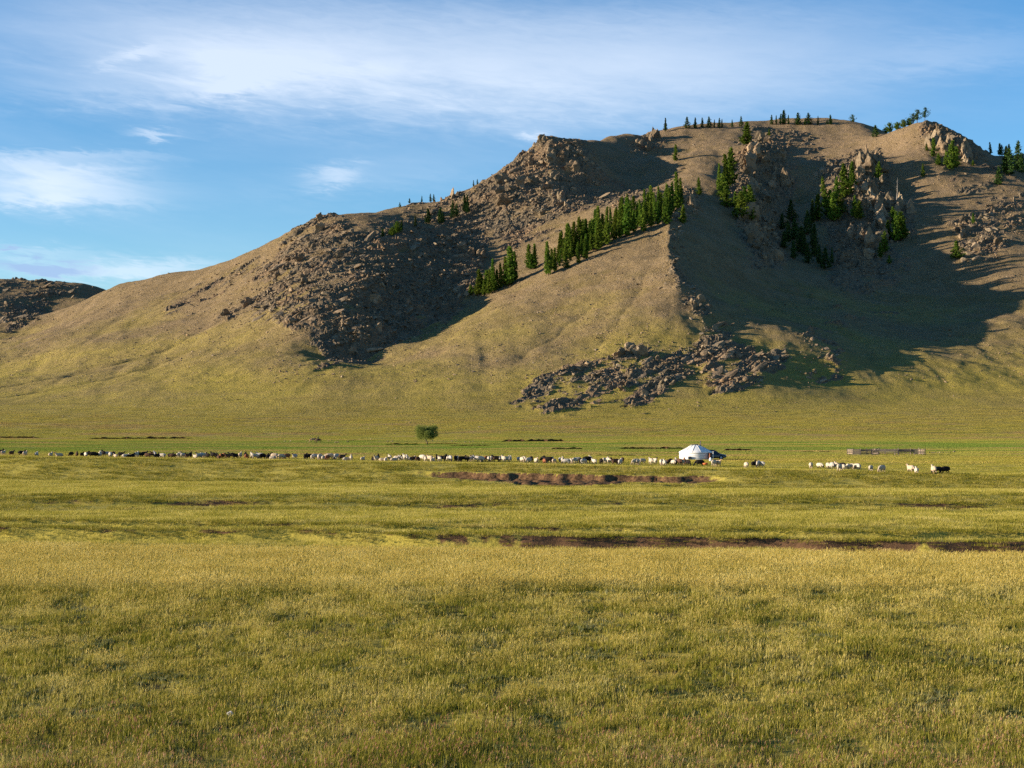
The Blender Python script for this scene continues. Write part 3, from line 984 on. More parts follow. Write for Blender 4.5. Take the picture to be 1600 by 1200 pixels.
OUTCROPS = [
    # label, outline, [(style, count, px lo, px hi)], explicit rocks
    ('rounded tan rock towers crowning the highest crest at the right skyline', [(1440, 232), (1450, 200), (1480, 200), (1505, 220), (1545, 246), (1520, 256), (1480, 252)],
     [('boulder', 22, 5, 14)], [(1452, 228, 20, 'tower'), (1461, 222, 24, 'tower'), (1470, 230, 18, 'tower'), (1474, 238, 20, 'tower'), (1482, 232, 24, 'tower'), (1490, 236, 20, 'tower'), (1500, 238, 26, 'tower'), (1512, 244, 24, 'tower'), (1509, 252, 16, 'tower'), (1524, 247, 24, 'boulder'), (1536, 249, 18, 'boulder'), (1466, 208, 16, 'boulder'), (1489, 214, 16, 'boulder'), (1505, 224, 20, 'boulder')]),
    ('split orange rock pillar standing alone on the left plateau rim', [(985, 242), (1000, 222), (1040, 222), (1030, 240)],
     [('fin', 14, 8, 16), ('boulder', 6, 5, 9)], [(1022, 214, 15, 'tower'), (1027, 214, 11, 'tower'), (1016, 220, 12, 'tower')]),
    ('jagged crag of dark fluted fins below the plateau, left of the gully of trees', [(1150, 250), (1180, 215), (1235, 225), (1240, 330), (1220, 420), (1180, 410), (1155, 340)],
     [('fin', 80, 10, 28), ('boulder', 30, 5, 14), ('tower', 16, 10, 20)], [(1187, 224, 18, 'tower'), (1182, 230, 14, 'tower'), (1231, 290, 14, 'tower')]),
    ('pale sunlit crag with vertical ribs among the green trees', [(1320, 260), (1345, 240), (1375, 250), (1392, 300), (1395, 390), (1350, 410), (1325, 330)],
     [('tower', 44, 11, 25), ('fin', 34, 10, 24), ('boulder', 24, 5, 13)], [(1342, 258, 24, 'tower'), (1352, 262, 18, 'tower'), (1350, 300, 20, 'tower'), (1334, 305, 18, 'tower'), (1360, 310, 16, 'tower'), (1330, 372, 18, 'tower'), (1284, 268, 20, 'boulder'), (1276, 272, 14, 'boulder')]),
    ('leaning split boulder crag right of the pale ribbed crag', [(1390, 345), (1405, 312), (1430, 330), (1432, 360), (1405, 362)],
     [('boulder', 14, 6, 14)], [(1408, 325, 24, 'tower'), (1420, 330, 22, 'tower'), (1400, 335, 16, 'tower')]),
    ('dark craggy summit with tumbled slabs at the mountain peak', [(745, 300), (800, 258), (855, 214), (900, 222), (935, 262), (960, 305), (920, 320), (860, 340), (800, 340)],
     [('fin', 90, 7, 20), ('slab', 40, 8, 18), ('boulder', 60, 5, 14)], [(855, 216, 18, 'boulder'), (848, 220, 20, 'fin'), (872, 221, 16, 'boulder')]),
    ('long stepped crag on the left shoulder of the mountain', [(345, 495), (400, 450), (440, 380), (500, 342), (560, 355), (600, 385), (560, 430), (510, 480), (470, 520), (400, 490)],
     [('slab', 110, 7, 22), ('boulder', 60, 5, 14), ('fin', 50, 7, 16)], []),
    ('broad shaded rock face of grey slabs above the larches', [(560, 400), (640, 375), (760, 352), (765, 400), (738, 450), (700, 474), (640, 515), (600, 545), (530, 572), (505, 560), (520, 480)],
     [('slab', 150, 7, 22), ('fin', 70, 7, 20), ('boulder', 80, 5, 12)], []),
    ('low red-brown rock knobs beside the small trees on the left skyline ridge', [(635, 330), (660, 312), (735, 305), (735, 335), (650, 345)],
     [('boulder', 26, 7, 16), ('tower', 8, 8, 12)], []),
    ('heap of tumbled angular boulders at the toe of the spur', [(820, 612), (910, 570), (985, 545), (1050, 562), (1070, 598), (1000, 630), (860, 636)],
     [('slab', 120, 6, 16), ('boulder', 90, 5, 14), ('fin', 24, 7, 14)], [(985, 552, 26, 'fin'), (970, 556, 22, 'fin'), (1000, 556, 24, 'fin')]),
    ('flat grey slab ledge just right of the tumbled boulder heap', [(1045, 556), (1100, 540), (1160, 542), (1155, 560), (1070, 570)],
     [('slab', 46, 10, 24), ('boulder', 14, 5, 10)], []),
    ('rounded slab mound between the grey ledge and the small stacks', [(1160, 570), (1182, 550), (1228, 546), (1235, 560), (1200, 574)],
     [('slab', 30, 10, 22), ('boulder', 16, 5, 10)], []),
    ('lowest tilted slab outcrop nearest the white ger', [(1088, 596), (1112, 576), (1195, 592), (1190, 606), (1110, 610)],
     [('slab', 44, 9, 22), ('boulder', 24, 5, 12)], [(1108, 598, 20, 'boulder'), (1116, 590, 18, 'boulder')]),
    ('dark wedge outcrop alone on the slope above the slab ledge', [(1092, 523), (1112, 506), (1142, 506), (1138, 518)],
     [('slab', 18, 10, 24), ('fin', 10, 8, 16)], []),
    ('small stacked stones on the knoll at the edge of the big shadow', [(1250, 545), (1264, 516), (1292, 522), (1325, 560), (1300, 602), (1262, 600)],
     [('slab', 34, 6, 14), ('boulder', 30, 4, 10)], [(1266, 520, 14, 'tower'), (1270, 522, 12, 'tower')]),
    ('line of broken rocks along the spine of the spur', [(1044, 352), (1060, 348), (1070, 380), (1062, 420), (1108, 470), (1106, 496), (1070, 478), (1048, 420)],
     [('boulder', 40, 5, 14), ('slab', 30, 6, 14), ('fin', 14, 7, 14)], []),
    ('rocky knob at the head of the spur behind the last larches', [(1038, 308), (1060, 290), (1090, 302), (1096, 335), (1050, 340)],
     [('boulder', 26, 5, 14), ('fin', 14, 7, 14)], [(1082, 322, 18, 'tower'), (1042, 312, 14, 'tower'), (1064, 262, 16, 'boulder'), (1060, 345, 14, 'tower')]),
    ('sunlit bouldery rib on the right-hand slope', [(1490, 345), (1540, 332), (1598, 300), (1598, 355), (1560, 405), (1505, 415)],
     [('boulder', 110, 5, 18), ('fin', 34, 8, 20)], []),
    ('rocky brow of the far hill at the left edge', [(0, 442), (60, 439), (140, 447), (110, 468), (60, 495), (0, 530)],
     [('boulder', 60, 4, 11), ('slab', 40, 6, 14)], []),
]
for label, poly, kinds, fixed in OUTCROPS:
    cu, cv = sum(p[0] for p in poly) / len(poly), sum(p[1] for p in poly) / len(poly)
    org = hill_spot(cu, cv)
    e = put('rock_outcrop', None, None, org)
    tag(e, label, 'rock outcrop', 'rock outcrops on the mountain')
    for u, v, px, st in fixed:
        place_rock(e, org, u, v, px, st)
    for st, n, lo, hi in kinds:
        for _ in range(int(n * 0.95)):
            u, v = in_poly(poly)
            place_rock(e, org, u, v, lo * 0.7 + (hi * 1.35 - lo * 0.7) * random.random() ** 3.6, st)

# single larger stones strewn over the slopes: pieces of the mountain
_n = 0
while _n < 260:
    u, v = random.uniform(0, 1600), random.uniform(200, 660)
    w = float(sample_map(STONE_MAP, np.array([u]), np.array([v]))[0])
    side = 0.5 if (u > 1380 and 230 < v < 520) else (0.25 if u < 500 else 0.15)
    if v < V_MIN[-1, int(np.clip(np.searchsorted(S_FAR, (u - 800) / F), 0, len(S_FAR) - 1))] + 3 or random.random() > side + w:
        continue
    place_rock(MOUNTAIN, Vector((0, 0, 0)), u, v, random.uniform(3.5, 8), random.choice(['boulder', 'slab', 'boulder']))
    _n += 1


def scree():
    N = 130000
    u = rng.uniform(-60, 1660, N)
    v = rng.uniform(195, 668, N)
    w = sample_map(STONE_MAP, u, v)
    top = V_MIN[-1][np.clip(np.searchsorted(S_FAR, (u - 800) / F), 0, len(S_FAR) - 1)]
    blot = fbm(u / 60.0, v / 30.0, 3, 97)
    p = 0.14 + 0.45 * np.clip(w * 1.2, 0, 1) + 0.35 * (blot > 0.10)
    p = np.where(v > 600, p * 0.25 + 0.3 * (blot > 0.45), p)
    p = np.where((u > 1100) & (u < 1400) & (v > 430), p * 0.5, p)
    keep = (v > top + 1) & (rng.uniform(0, 1, N) < p)
    u, v, w = u[keep], v[keep], w[keep]
    pts = np.array([hill_spot(a, b) for a, b in zip(u, v)])
    n = len(pts)
    size = np.clip(rng.lognormal(-1.0, 0.5, n), 0.15, 1.6) * (0.75 + 0.7 * np.clip(w, 0, 1))
    size = np.where(v > 600, size * 0.7, size)
    rot = np.c_[rng.normal(0.1, 0.35, n), rng.normal(-0.2, 0.35, n), rng.uniform(0, 6.28, n)]
    scl = np.c_[size * rng.uniform(0.9, 1.5, n), size * rng.uniform(0.7, 1.1, n), size * rng.uniform(0.7, 1.1, n)]
    o = scatter('scree', [('stone', m) for m in BOULDERS + SLABS], pts, rot, scl, rng.integers(0, len(BOULDERS) + len(SLABS), n))
    o.parent = MOUNTAIN
    tag(o, kind='stuff')


scree()

# ------------------------------------------------------------------ trees
def mat_leaf(name, dark, light, trans=0.38):
    m, t = material(name)
    rnd = t.n('ShaderNodeObjectInfo').outputs['Random']
    tint = t.n('ShaderNodeAttribute', attribute_name='tint').outputs['Fac']
    c = t.mix(tint, dark, light)
    hsv = t.n('ShaderNodeHueSaturation', {'Color': c, 'Hue': t.math('ADD', t.math('MULTIPLY', rnd, 0.045), 0.472), 'Value': t.math('ADD', t.math('MULTIPLY', t.math('FRACT', t.math('MULTIPLY', rnd, 7.3)), 0.7), 0.7)})
    d = t.n('ShaderNodeBsdfDiffuse', {'Color': hsv.outputs[0], 'Roughness': 1.0})
    tr = t.n('ShaderNodeBsdfTranslucent', {'Color': hsv.outputs[0]})
    mx = t.n('ShaderNodeMixShader', {0: trans, 1: d.outputs[0], 2: tr.outputs[0]})
    t.n('ShaderNodeOutputMaterial', {'Surface': mx.outputs[0]})
    return m


M_LARCH = mat_leaf('larch_needles', (0.042, 0.090, 0.013), (0.150, 0.215, 0.028))
M_PINE = mat_leaf('pine_needles', (0.018, 0.045, 0.014), (0.062, 0.105, 0.026), 0.2)
M_LEAF = mat_leaf('willow_leaves', (0.105, 0.125, 0.028), (0.280, 0.290, 0.075))
M_BARK = simple('bark', (0.085, 0.060, 0.042), 0.95, 0.4, 3.0)
M_SNAG = simple('weathered_dead_wood', (0.30, 0.27, 0.23), 0.9, 0.3, 2.0)


def crown_mesh(name, seed, width, n, mat, base=0.10, profile=0.85, droop=0.15, ragged=0.25, leaf=0.03, wide_top=0.0):
    """needle clumps along whorled boughs of a tree one unit tall"""
    r = np.random.default_rng(seed)
    P, tint = [], []
    nb = 58
    for i in range(nb):
        h = base + (0.985 - base) * (i / (nb - 1)) ** 1.05
        t = (h - base) / (1 - base)
        rad = width * (max(0.0, 1 - t) ** profile * min(1.0, 0.55 + t * 4.0) + 0.02 + wide_top * math.sin(t * math.pi))
        rad *= 1 + r.normal(0, ragged)
        a = i * 2.399 + r.normal(0, 0.3)
        k = max(3, int(n / nb * (0.4 + 1.2 * (1 - t))))
        q = r.uniform(0.1, 1, k) ** 0.7
        lx = np.cos(a) * rad * q
        ly = np.sin(a) * rad * q
        lz = h - droop * rad * q ** 1.5 + 0.25 * rad * (q ** 3)
        c = np.c_[lx, ly, lz] + r.normal(0, leaf * 0.55, (k, 3))
        s = leaf * r.uniform(0.6, 1.3, k)
        d1 = r.normal(0, 1, (k, 3))
        d1 /= np.linalg.norm(d1, axis=1)[:, None]
        d2 = np.cross(d1, r.normal(0, 1, (k, 3)))
        d2 /= np.linalg.norm(d2, axis=1)[:, None]
        d1, d2 = d1 * s[:, None], d2 * s[:, None] * 0.55
        P.append(np.stack([c - d1, c - d2, c + d1, c + d2], 1))
        tint.append(np.clip(r.normal(0.35 + 0.3 * (i % 3 == 0), 0.25, k), 0, 1))
    return quads(name, np.concatenate(P), [mat], {'tint': np.concatenate(tint)})


def trunk_mesh(name, seed, r0, mat, boughs=14, lean=0.0):
    rr = random.Random(seed)
    mb = MB()
    pts = [(lean * t * t + rr.gauss(0, 0.004), rr.gauss(0, 0.004), t) for t in (-0.04, 0.15, 0.4, 0.7, 0.97)]
    mb.tube(pts, [r0 * 1.25, r0, r0 * 0.75, r0 * 0.45, r0 * 0.1], 6)
    for i in range(boughs):
        h = 0.14 + 0.75 * i / boughs
        a = rr.uniform(0, 6.28)
        ln = 0.12 * (1 - h) + 0.02
        mb.tube([(0, 0, h), (math.cos(a) * ln, math.sin(a) * ln, h - 0.02)], [r0 * 0.28, r0 * 0.08], 3, cap=False)
    return mb.mesh(name, [mat], True)


CONIFERS = {
    'slender': [(crown_mesh('crown', 11 + i, 0.100 + 0.02 * (i % 3), 1250, M_LARCH, 0.08, 0.8, 0.2, 0.3), trunk_mesh('trunk', 31 + i, 0.011, M_BARK)) for i in range(5)],
    'broad': [(crown_mesh('crown', 51 + i, 0.20 + 0.03 * (i % 3), 1500, M_LARCH, 0.10, 0.75, 0.2, 0.35, 0.036), trunk_mesh('trunk', 61 + i, 0.016, M_BARK)) for i in range(4)],
    'dark': [(crown_mesh('crown', 71 + i, 0.16 + 0.03 * (i % 3), 1100, M_PINE, 0.10, 0.8, 0.1, 0.35, 0.034), trunk_mesh('trunk', 81 + i, 0.013, M_BARK)) for i in range(4)],
    'open': [(crown_mesh('crown', 91 + i, 0.26, 750, M_PINE, 0.25, 0.5, -0.2, 0.6, 0.04, 0.1), trunk_mesh('trunk', 95 + i, 0.018, M_BARK)) for i in range(2)],
    'bush': [(crown_mesh('crown', 111 + i, 0.55, 900, M_LARCH, 0.04, 0.42, -0.2, 0.3, 0.075), trunk_mesh('trunk', 121 + i, 0.03, M_BARK, 6)) for i in range(3)],
    'snag': [(None, trunk_mesh('trunk', 131, 0.011, M_SNAG, 26))],
}
ORD = ['first', 'second', 'third', 'fourth', 'fifth', 'sixth', 'seventh', 'eighth', 'ninth', 'tenth', 'eleventh', 'twelfth', 'thirteenth', 'fourteenth', 'fifteenth', 'sixteenth', 'seventeenth', 'eighteenth', 'nineteenth', 'twentieth']


def ordinal(i):
    """1-based ordinal in words or figures"""
    if i <= 20:
        return ORD[i - 1]
    s = 'th' if i % 100 in (11, 12, 13) else {1: 'st', 2: 'nd', 3: 'rd'}.get(i % 10, 'th')
    return '%d%s' % (i, s)


def plant_tree(u, v, px, kind, label, group, name='larch_tree'):
    p = hill_spot(u, v)
    h = px / F * p.y * random.uniform(0.80, 1.02)
    e = put(name, None, None, (p.x, p.y, p.z - 0.3), (random.gauss(0, 0.035), random.gauss(0, 0.035), random.uniform(0, 6.28)))
    tag(e, label, 'tree' if kind != 'bush' else 'shrub', group)
    crown, trunk = random.choice(CONIFERS[kind])
    k = random.choice([0.8, 0.95, 1.05, 1.2, 1.4]) * random.uniform(0.92, 1.08)
    put('trunk', trunk, e, scale=(h * k, h * k, h))
    if crown:
        put('crown', crown, e, scale=(h * k, h * k, h))
    return e


GROVES = [
    ('slender', 'bright larch, {o} from left in the clump below the grove', 'larches in the lower clump beside the shaded rock face',
     [(746, 462, 48), (735, 463, 20), (752, 458, 30), (760, 456, 34), (768, 455, 57), (763, 460, 40), (756, 462, 30), (772, 456, 44), (776, 452, 34), (784, 450, 50), (790, 448, 56), (796, 446, 62), (804, 440, 56), (800, 444, 42)]),
    ('slender', 'slim larch, {o} from left in the trio just left of the grove', 'larches in the small gap group', [(827, 420, 44), (831, 421, 30), (836, 417, 38)]),
    ('slender', 'larch, {o} from left along the front edge of the spur grove', 'larches along the front edge of the grove',
     [(857, 430, 62), (866, 424, 46), (885, 419, 24), (904, 411, 22), (915, 405, 35), (935, 392, 52), (948, 384, 50), (958, 375, 55), (968, 372, 45), (978, 370, 60), (990, 364, 42), (1005, 363, 60), (1018, 355, 48), (1028, 352, 40), (1041, 351, 52)]),
    ('slender', 'larch, {o} from left in the back rows of the spur grove', 'larches in the back rows of the grove',
     [(872, 411, 48), (880, 405, 40), (886, 404, 56), (893, 402, 46), (900, 398, 42), (906, 396, 60), (914, 392, 54), (921, 388, 44), (926, 386, 48), (933, 376, 66), (941, 374, 42), (955, 365, 50), (963, 360, 38), (972, 360, 56), (985, 356, 52),
      (996, 352, 44), (1000, 352, 50), (1012, 345, 52), (1022, 342, 50), (1032, 340, 42), (876, 400, 44), (889, 394, 46), (897, 390, 50), (910, 384, 48), (918, 378, 42), (929, 372, 46), (946, 366, 46), (968, 354, 44), (978, 350, 50), (991, 345, 46), (1007, 340, 46), (1018, 336, 44), (1028, 332, 46), (1040, 330, 44), (1045, 338, 50), (1050, 335, 60), (1058, 330, 62), (1064, 328, 56), (1067, 350, 30)]),
    ('broad', 'broad young larch, {o} from left on the sunny slope above the spur', 'scattered larches above the spur', [(1055, 252, 28), (1093, 305, 32), (1165, 228, 44), (1202, 213, 12)]),
    ('broad', 'leafy larch, {o} from left in the column beside the dark fluted crag', 'larches beside the dark fluted crag',
     [(1123, 298, 46), (1130, 310, 42), (1135, 300, 72), (1140, 292, 60), (1136, 325, 36), (1150, 326, 28), (1158, 345, 42), (1165, 332, 42), (1172, 322, 34), (1174, 346, 38)]),
    ('dark', 'dark tree, {o} from left in the shaded hollow between two crags', 'trees in the shaded hollow between the crags',
     [(1222, 360, 32), (1225, 390, 34), (1232, 380, 36), (1236, 347, 42), (1242, 376, 42), (1250, 395, 42), (1258, 400, 38), (1262, 368, 46), (1268, 352, 40), (1271, 386, 42), (1273, 402, 38), (1280, 412, 34), (1290, 422, 40), (1300, 416, 32), (1240, 405, 32), (1262, 412, 34)]),
    ('broad', 'sunlit larch, {o} from left growing on the pale ribbed crag', 'larches on the pale ribbed crag',
     [(1276, 346, 54), (1290, 330, 60), (1297, 340, 48), (1303, 346, 44), (1312, 336, 42), (1320, 310, 55), (1332, 300, 50), (1335, 342, 36), (1343, 346, 32), (1306, 318, 44), (1372, 285, 32)]),
    ('broad', 'bushy larch, {o} from left below the leaning split boulder crag', 'larches below the leaning boulder crag',
     [(1376, 405, 28), (1382, 400, 36), (1388, 376, 34), (1390, 414, 16), (1395, 350, 32), (1400, 378, 52), (1407, 376, 46), (1412, 372, 34)]),
    ('broad', 'small larch, {o} from left on the rocks below the summit towers', 'larches below the rounded summit towers',
     [(1442, 278, 26), (1448, 236, 12), (1458, 246, 36), (1466, 258, 20), (1478, 258, 26), (1485, 266, 48), (1493, 262, 38), (1520, 260, 12), (1495, 405, 32), (1521, 352, 20)]),
    ('dark', 'tall dark larch, {o} from left in the clump at the right edge', 'larches at the right edge of the slope', [(1560, 290, 36), (1570, 272, 46), (1577, 274, 44), (1590, 268, 54), (1597, 271, 34)]),
    ('dark', 'dark conifer, {o} from left in the plateau skyline row', 'skyline trees on the plateau',
     [(1040, 206, 22), (1074, 202, 21), (1086, 201, 19), (1097, 200, 17), (1108, 200, 21), (1116, 200, 15), (1123, 200, 18), (1128, 200, 15), (1144, 199, 15), (1158, 198, 20), (1206, 196, 20), (1213, 195, 17), (1219, 195, 18), (1224, 195, 24),
      (1232, 196, 17), (1247, 196, 21), (1258, 196, 13), (1264, 196, 24), (1278, 195, 15), (1292, 195, 8), (1298, 195, 19)]),
    ('open', 'open pine, {o} from left on the skyline before the summit towers', 'open pines near the summit towers', [(1333, 194, 17), (1427, 188, 21), (1433, 188, 25), (1445, 188, 22)]),
    ('dark', 'lone small conifer standing below the skyline left of the ridge bushes', None, [(1368, 215, 20)]),
    ('dark', 'dark conifer, {o} from left on the skyline right of summit towers', 'skyline trees right of the summit towers', [(1548, 241, 23), (1562, 240, 20), (1566, 240, 18), (1576, 240, 22)]),
    ('dark', 'tiny conifer, {o} from the left on the low left skyline', 'skyline trees on the left shoulder', [(625, 324, 9), (640, 318, 8), (659, 309, 11), (673, 310, 14), (678, 310, 13), (740, 292, 12), (746, 288, 10)]),
    ('dark', 'shaded conifer, {o} from left on the bench below the left skyline', 'trees on the rocky bench below the left skyline',
     [(598, 370, 16), (627, 362, 18), (649, 356, 20), (669, 350, 28), (688, 350, 26), (693, 348, 20), (708, 342, 32), (714, 340, 26), (727, 332, 28), (731, 336, 38)]),
]
for kind, label, group, spots in GROVES:
    for i, (u, v, px) in enumerate(sorted(spots)):
        k = kind
        if kind == 'broad' and px > 45:
            k = 'slender' if random.random() < 0.5 else 'broad'
        if kind == 'slender' and px < 35:
            k = 'broad'
        plant_tree(u, v, px, k, label.format(o=ordinal(i + 1)), group, 'conifer_tree' if k in ('dark', 'open') else 'larch_tree')
belt = [(862, 420), (874, 416), (882, 410), (891, 408), (902, 404), (909, 400), (917, 397), (924, 392), (931, 388), (940, 382), (951, 377), (960, 370), (966, 366), (975, 364), (983, 361), (993, 358), (1003, 356), (1010, 352), (1024, 347), (1036, 345)]
for i, (u, v) in enumerate(belt):
    plant_tree(u, v, random.uniform(26, 44), 'slender', 'young larch, %s from left in the understorey of the spur grove' % ordinal(i + 1), 'young larches inside the grove')
BUSHES = [(1390, 203, 16), (1402, 197, 13), (1412, 195, 15), (1421, 192, 12), (612, 368, 13), (620, 364, 18), (1384, 207, 10)]
for i, (u, v, px) in enumerate(sorted(BUSHES)):
    plant_tree(u, v, px, 'bush', ('green bush, %s from left on the bench of the left shoulder' % ordinal(i + 1)) if u < 700 else ('green bush, %s from left along the crest before the summit towers' % ordinal(i - 1)),
               'bushes on the bench' if u < 700 else 'bushes along the crest', 'green_bush')
plant_tree(1401, 316, 46, 'snag', 'bare grey dead tree above the leaning split boulder crag', None, 'dead_tree')
plant_tree(1275, 330, 30, 'snag', 'thin dead trunk left of the trees on the pale crag', None, 'dead_tree')
plant_tree(1292, 195, 15, 'snag', 'thin bare snag on the plateau skyline', None, 'dead_tree')


def lone_tree():
    base = meadow_spot(668, 695)
    H = 36 / F * base.y
    r = random.Random(5)
    e = put('broadleaf_tree', None, None, base)
    tag(e, 'lone round broadleaf tree with a leaning trunk on the green flat', 'tree')
    mb = MB()
    fork = Vector((-0.09, 0, 0.30)) * H
    mb.tube([(0.02 * H, 0, -0.03 * H), (-0.02 * H, 0, 0.10 * H), (-0.07 * H, 0, 0.22 * H), fork], [0.030 * H, 0.024 * H, 0.021 * H, 0.019 * H], 8)
    tips = []
    for k in range(15):
        a = k * 2.4
        d = Vector((math.cos(a) * r.uniform(0.25, 0.58), math.sin(a) * r.uniform(0.2, 0.5), r.uniform(0.02, 0.58))) * H
        mid = fork + d * 0.5 + Vector((0, 0, 0.04 * H))
        mb.tube([fork, mid, fork + d], [0.013 * H, 0.008 * H, 0.003 * H], 5, cap=False)
        tips += [fork + d, mid, fork + d * 0.75]
        for j in range(3):
            d2 = mid + Vector((r.gauss(0, 0.10), r.gauss(0, 0.10), r.uniform(0.02, 0.15))) * H
            mb.tube([mid, d2], [0.005 * H, 0.002 * H], 4, cap=False)
            tips.append(d2)
    put('trunk', mb.mesh('trunk', [M_BARK], True), e)
    g = np.random.default_rng(9)
    c0 = np.array([(p.x, p.y, p.z) for p in tips])
    N = 20000
    c = c0[g.integers(0, len(c0), N)] + g.normal(0, 0.068 * H, (N, 3))
    dome = ((c[:, 0] + 0.09 * H) / (0.64 * H)) ** 2 + (c[:, 1] / (0.6 * H)) ** 2 + ((c[:, 2] - 0.60 * H) / (0.46 * H)) ** 2
    lump = 0.80 + 0.2 * np.sin(3.1 * c[:, 0] / H * 5 + 1.0) * np.sin(2.3 * c[:, 2] / H * 6) * np.cos(4 * c[:, 1] / H * 3)
    c = c[dome < lump + 0.15]
    N = len(c)
    s = g.uniform(0.07, 0.15, N)
    d1 = g.normal(0, 1, (N, 3))
    d1 /= np.linalg.norm(d1, axis=1)[:, None]
    d2 = np.cross(d1, g.normal(0, 1, (N, 3)))
    d2 /= np.linalg.norm(d2, axis=1)[:, None]
    d1, d2 = d1 * s[:, None], d2 * s[:, None] * 0.6
    put('crown', quads('crown', np.stack([c - d1, c - d2, c + d1, c + d2], 1), [M_LEAF], {'tint': np.clip(g.normal(0.45, 0.28, N), 0, 1)}), e)


lone_tree()

# ------------------------------------------------------------------ grass
def mat_grass(name, stops, trans=0.35):
    m, t = material(name)
    tint = t.n('ShaderNodeAttribute', attribute_name='tint').outputs['Fac']
    rnd = t.n('ShaderNodeObjectInfo').outputs['Random']
    pos = t.n('ShaderNodeNewGeometry').outputs['Position']
    patch = t.noise(pos, 0.33, 4, 0.6)
    f = t.math('ADD', tint, t.math('ADD', t.math('MULTIPLY', t.math('SUBTRACT', patch, 0.5), 1.5), t.math('MULTIPLY', t.math('SUBTRACT', rnd, 0.5), 0.3)), clamp=True)
    c = t.ramp(f, stops)
    d = t.n('ShaderNodeBsdfDiffuse', {'Color': c})
    tr = t.n('ShaderNodeBsdfTranslucent', {'Color': c})
    mx = t.n('ShaderNodeMixShader', {0: trans, 1: d.outputs[0], 2: tr.outputs[0]})
    t.n('ShaderNodeOutputMaterial', {'Surface': mx.outputs[0]})
    return m


M_GR_TALL = mat_grass('dry_feather_grass', [(0.0, (0.200, 0.178, 0.024)), (0.4, (0.380, 0.315, 0.055)), (0.75, (0.530, 0.430, 0.110)), (1.0, (0.68, 0.57, 0.22))])
M_GR_MIX = mat_grass('green_steppe_grass', [(0.0, (0.060, 0.080, 0.014)), (0.35, (0.155, 0.168, 0.018)), (0.7, (0.280, 0.240, 0.030)), (1.0, (0.46, 0.37, 0.12))])
M_GR_HERB = mat_grass('grey_green_herb', [(0.0, (0.065, 0.085, 0.030)), (0.5, (0.135, 0.150, 0.060)), (1.0, (0.26, 0.25, 0.13))])
M_GR_STRAW = mat_grass('straw_stalks', [(0.0, (0.46, 0.37, 0.09)), (0.5, (0.66, 0.54, 0.17)), (1.0, (0.80, 0.68, 0.30))])
M_SEED = mat_grass('seed_heads', [(0.0, (0.30, 0.17, 0.085)), (0.5, (0.46, 0.27, 0.15)), (1.0, (0.58, 0.40, 0.24))])


def mat_flat():
    m, t = material('short_valley_turf')
    pos = t.n('ShaderNodeNewGeometry').outputs['Position']
    Y = t.n('ShaderNodeSeparateXYZ', {0: pos}).outputs[1]
    tint = t.n('ShaderNodeAttribute', attribute_name='tint').outputs['Fac']
    c = t.n('ShaderNodeHueSaturation', {'Color': plain_color(t, pos, Y), 'Value': t.math('ADD', t.math('MULTIPLY', tint, 0.7), 0.62)}).outputs[0]
    d = t.n('ShaderNodeBsdfDiffuse', {'Color': c})
    tr = t.n('ShaderNodeBsdfTranslucent', {'Color': c})
    mx = t.n('ShaderNodeMixShader', {0: 0.3, 1: d.outputs[0], 2: tr.outputs[0]})
    t.n('ShaderNodeOutputMaterial', {'Surface': mx.outputs[0]})
    return m


M_GR_FLAT = mat_flat()
M_GR_FACE = mat_grass('green_bank_grass', [(0.0, (0.055, 0.066, 0.012)), (0.35, (0.165, 0.160, 0.018)), (0.7, (0.265, 0.215, 0.030)), (1.0, (0.42, 0.33, 0.11))])


def blades(seed, n, size, h0, h1, w, bend=0.35, curl=0.0, clump=0):
    """blades of one grass patch as triangles, two per blade"""
    r = np.random.default_rng(seed)
    if clump:
        cc = r.uniform(-size / 2, size / 2, (clump, 2))
        c = cc[r.integers(0, clump, n)] + r.normal(0, 0.035 * size, (n, 2))
    else:
        c = r.uniform(-size / 2, size / 2, (n, 2))
    h = r.uniform(h0, h1, n) * r.uniform(0.7, 1.0, n)
    a = r.uniform(0, 2 * np.pi, n)
    ln = np.abs(r.normal(0, bend, n)) * h
    la = r.normal(0.4, 1.3, n)
    tx, ty = c[:, 0] + np.cos(la) * ln, c[:, 1] + np.sin(la) * ln
    mx, my = c[:, 0] + np.cos(la) * ln * 0.3, c[:, 1] + np.sin(la) * ln * 0.3
    wx, wy = np.cos(a) * w / 2, np.sin(a) * w / 2
    z0 = np.full(n, -0.03)
    b0 = np.c_[c[:, 0] - wx, c[:, 1] - wy, z0]
    b1 = np.c_[c[:, 0] + wx, c[:, 1] + wy, z0]
    m0 = np.c_[mx - wx * 0.8, my - wy * 0.8, h * 0.55]
    m1 = np.c_[mx + wx * 0.8, my + wy * 0.8, h * 0.55]
    tp = np.c_[tx, ty, h]
    tri = np.concatenate([np.stack([b0, b1, m1], 1), np.stack([b0, m1, m0], 1), np.stack([m0, m1, tp], 1)])
    ti = np.clip(r.normal(0.5, 0.22, n), 0, 1)
    return tri, np.tile(ti, 3)


def patch_mesh(name, parts):
    """parts: list of (tri, tint, material)"""
    me = quads(name, np.concatenate([p[0] for p in parts]), [p[2] for p in parts], {'tint': np.concatenate([p[1] for p in parts])}, nv=3)
    me.polygons.foreach_set('material_index', np.concatenate([np.full(len(p[0]), i, dtype=np.int32) for i, p in enumerate(parts)]))
    return me


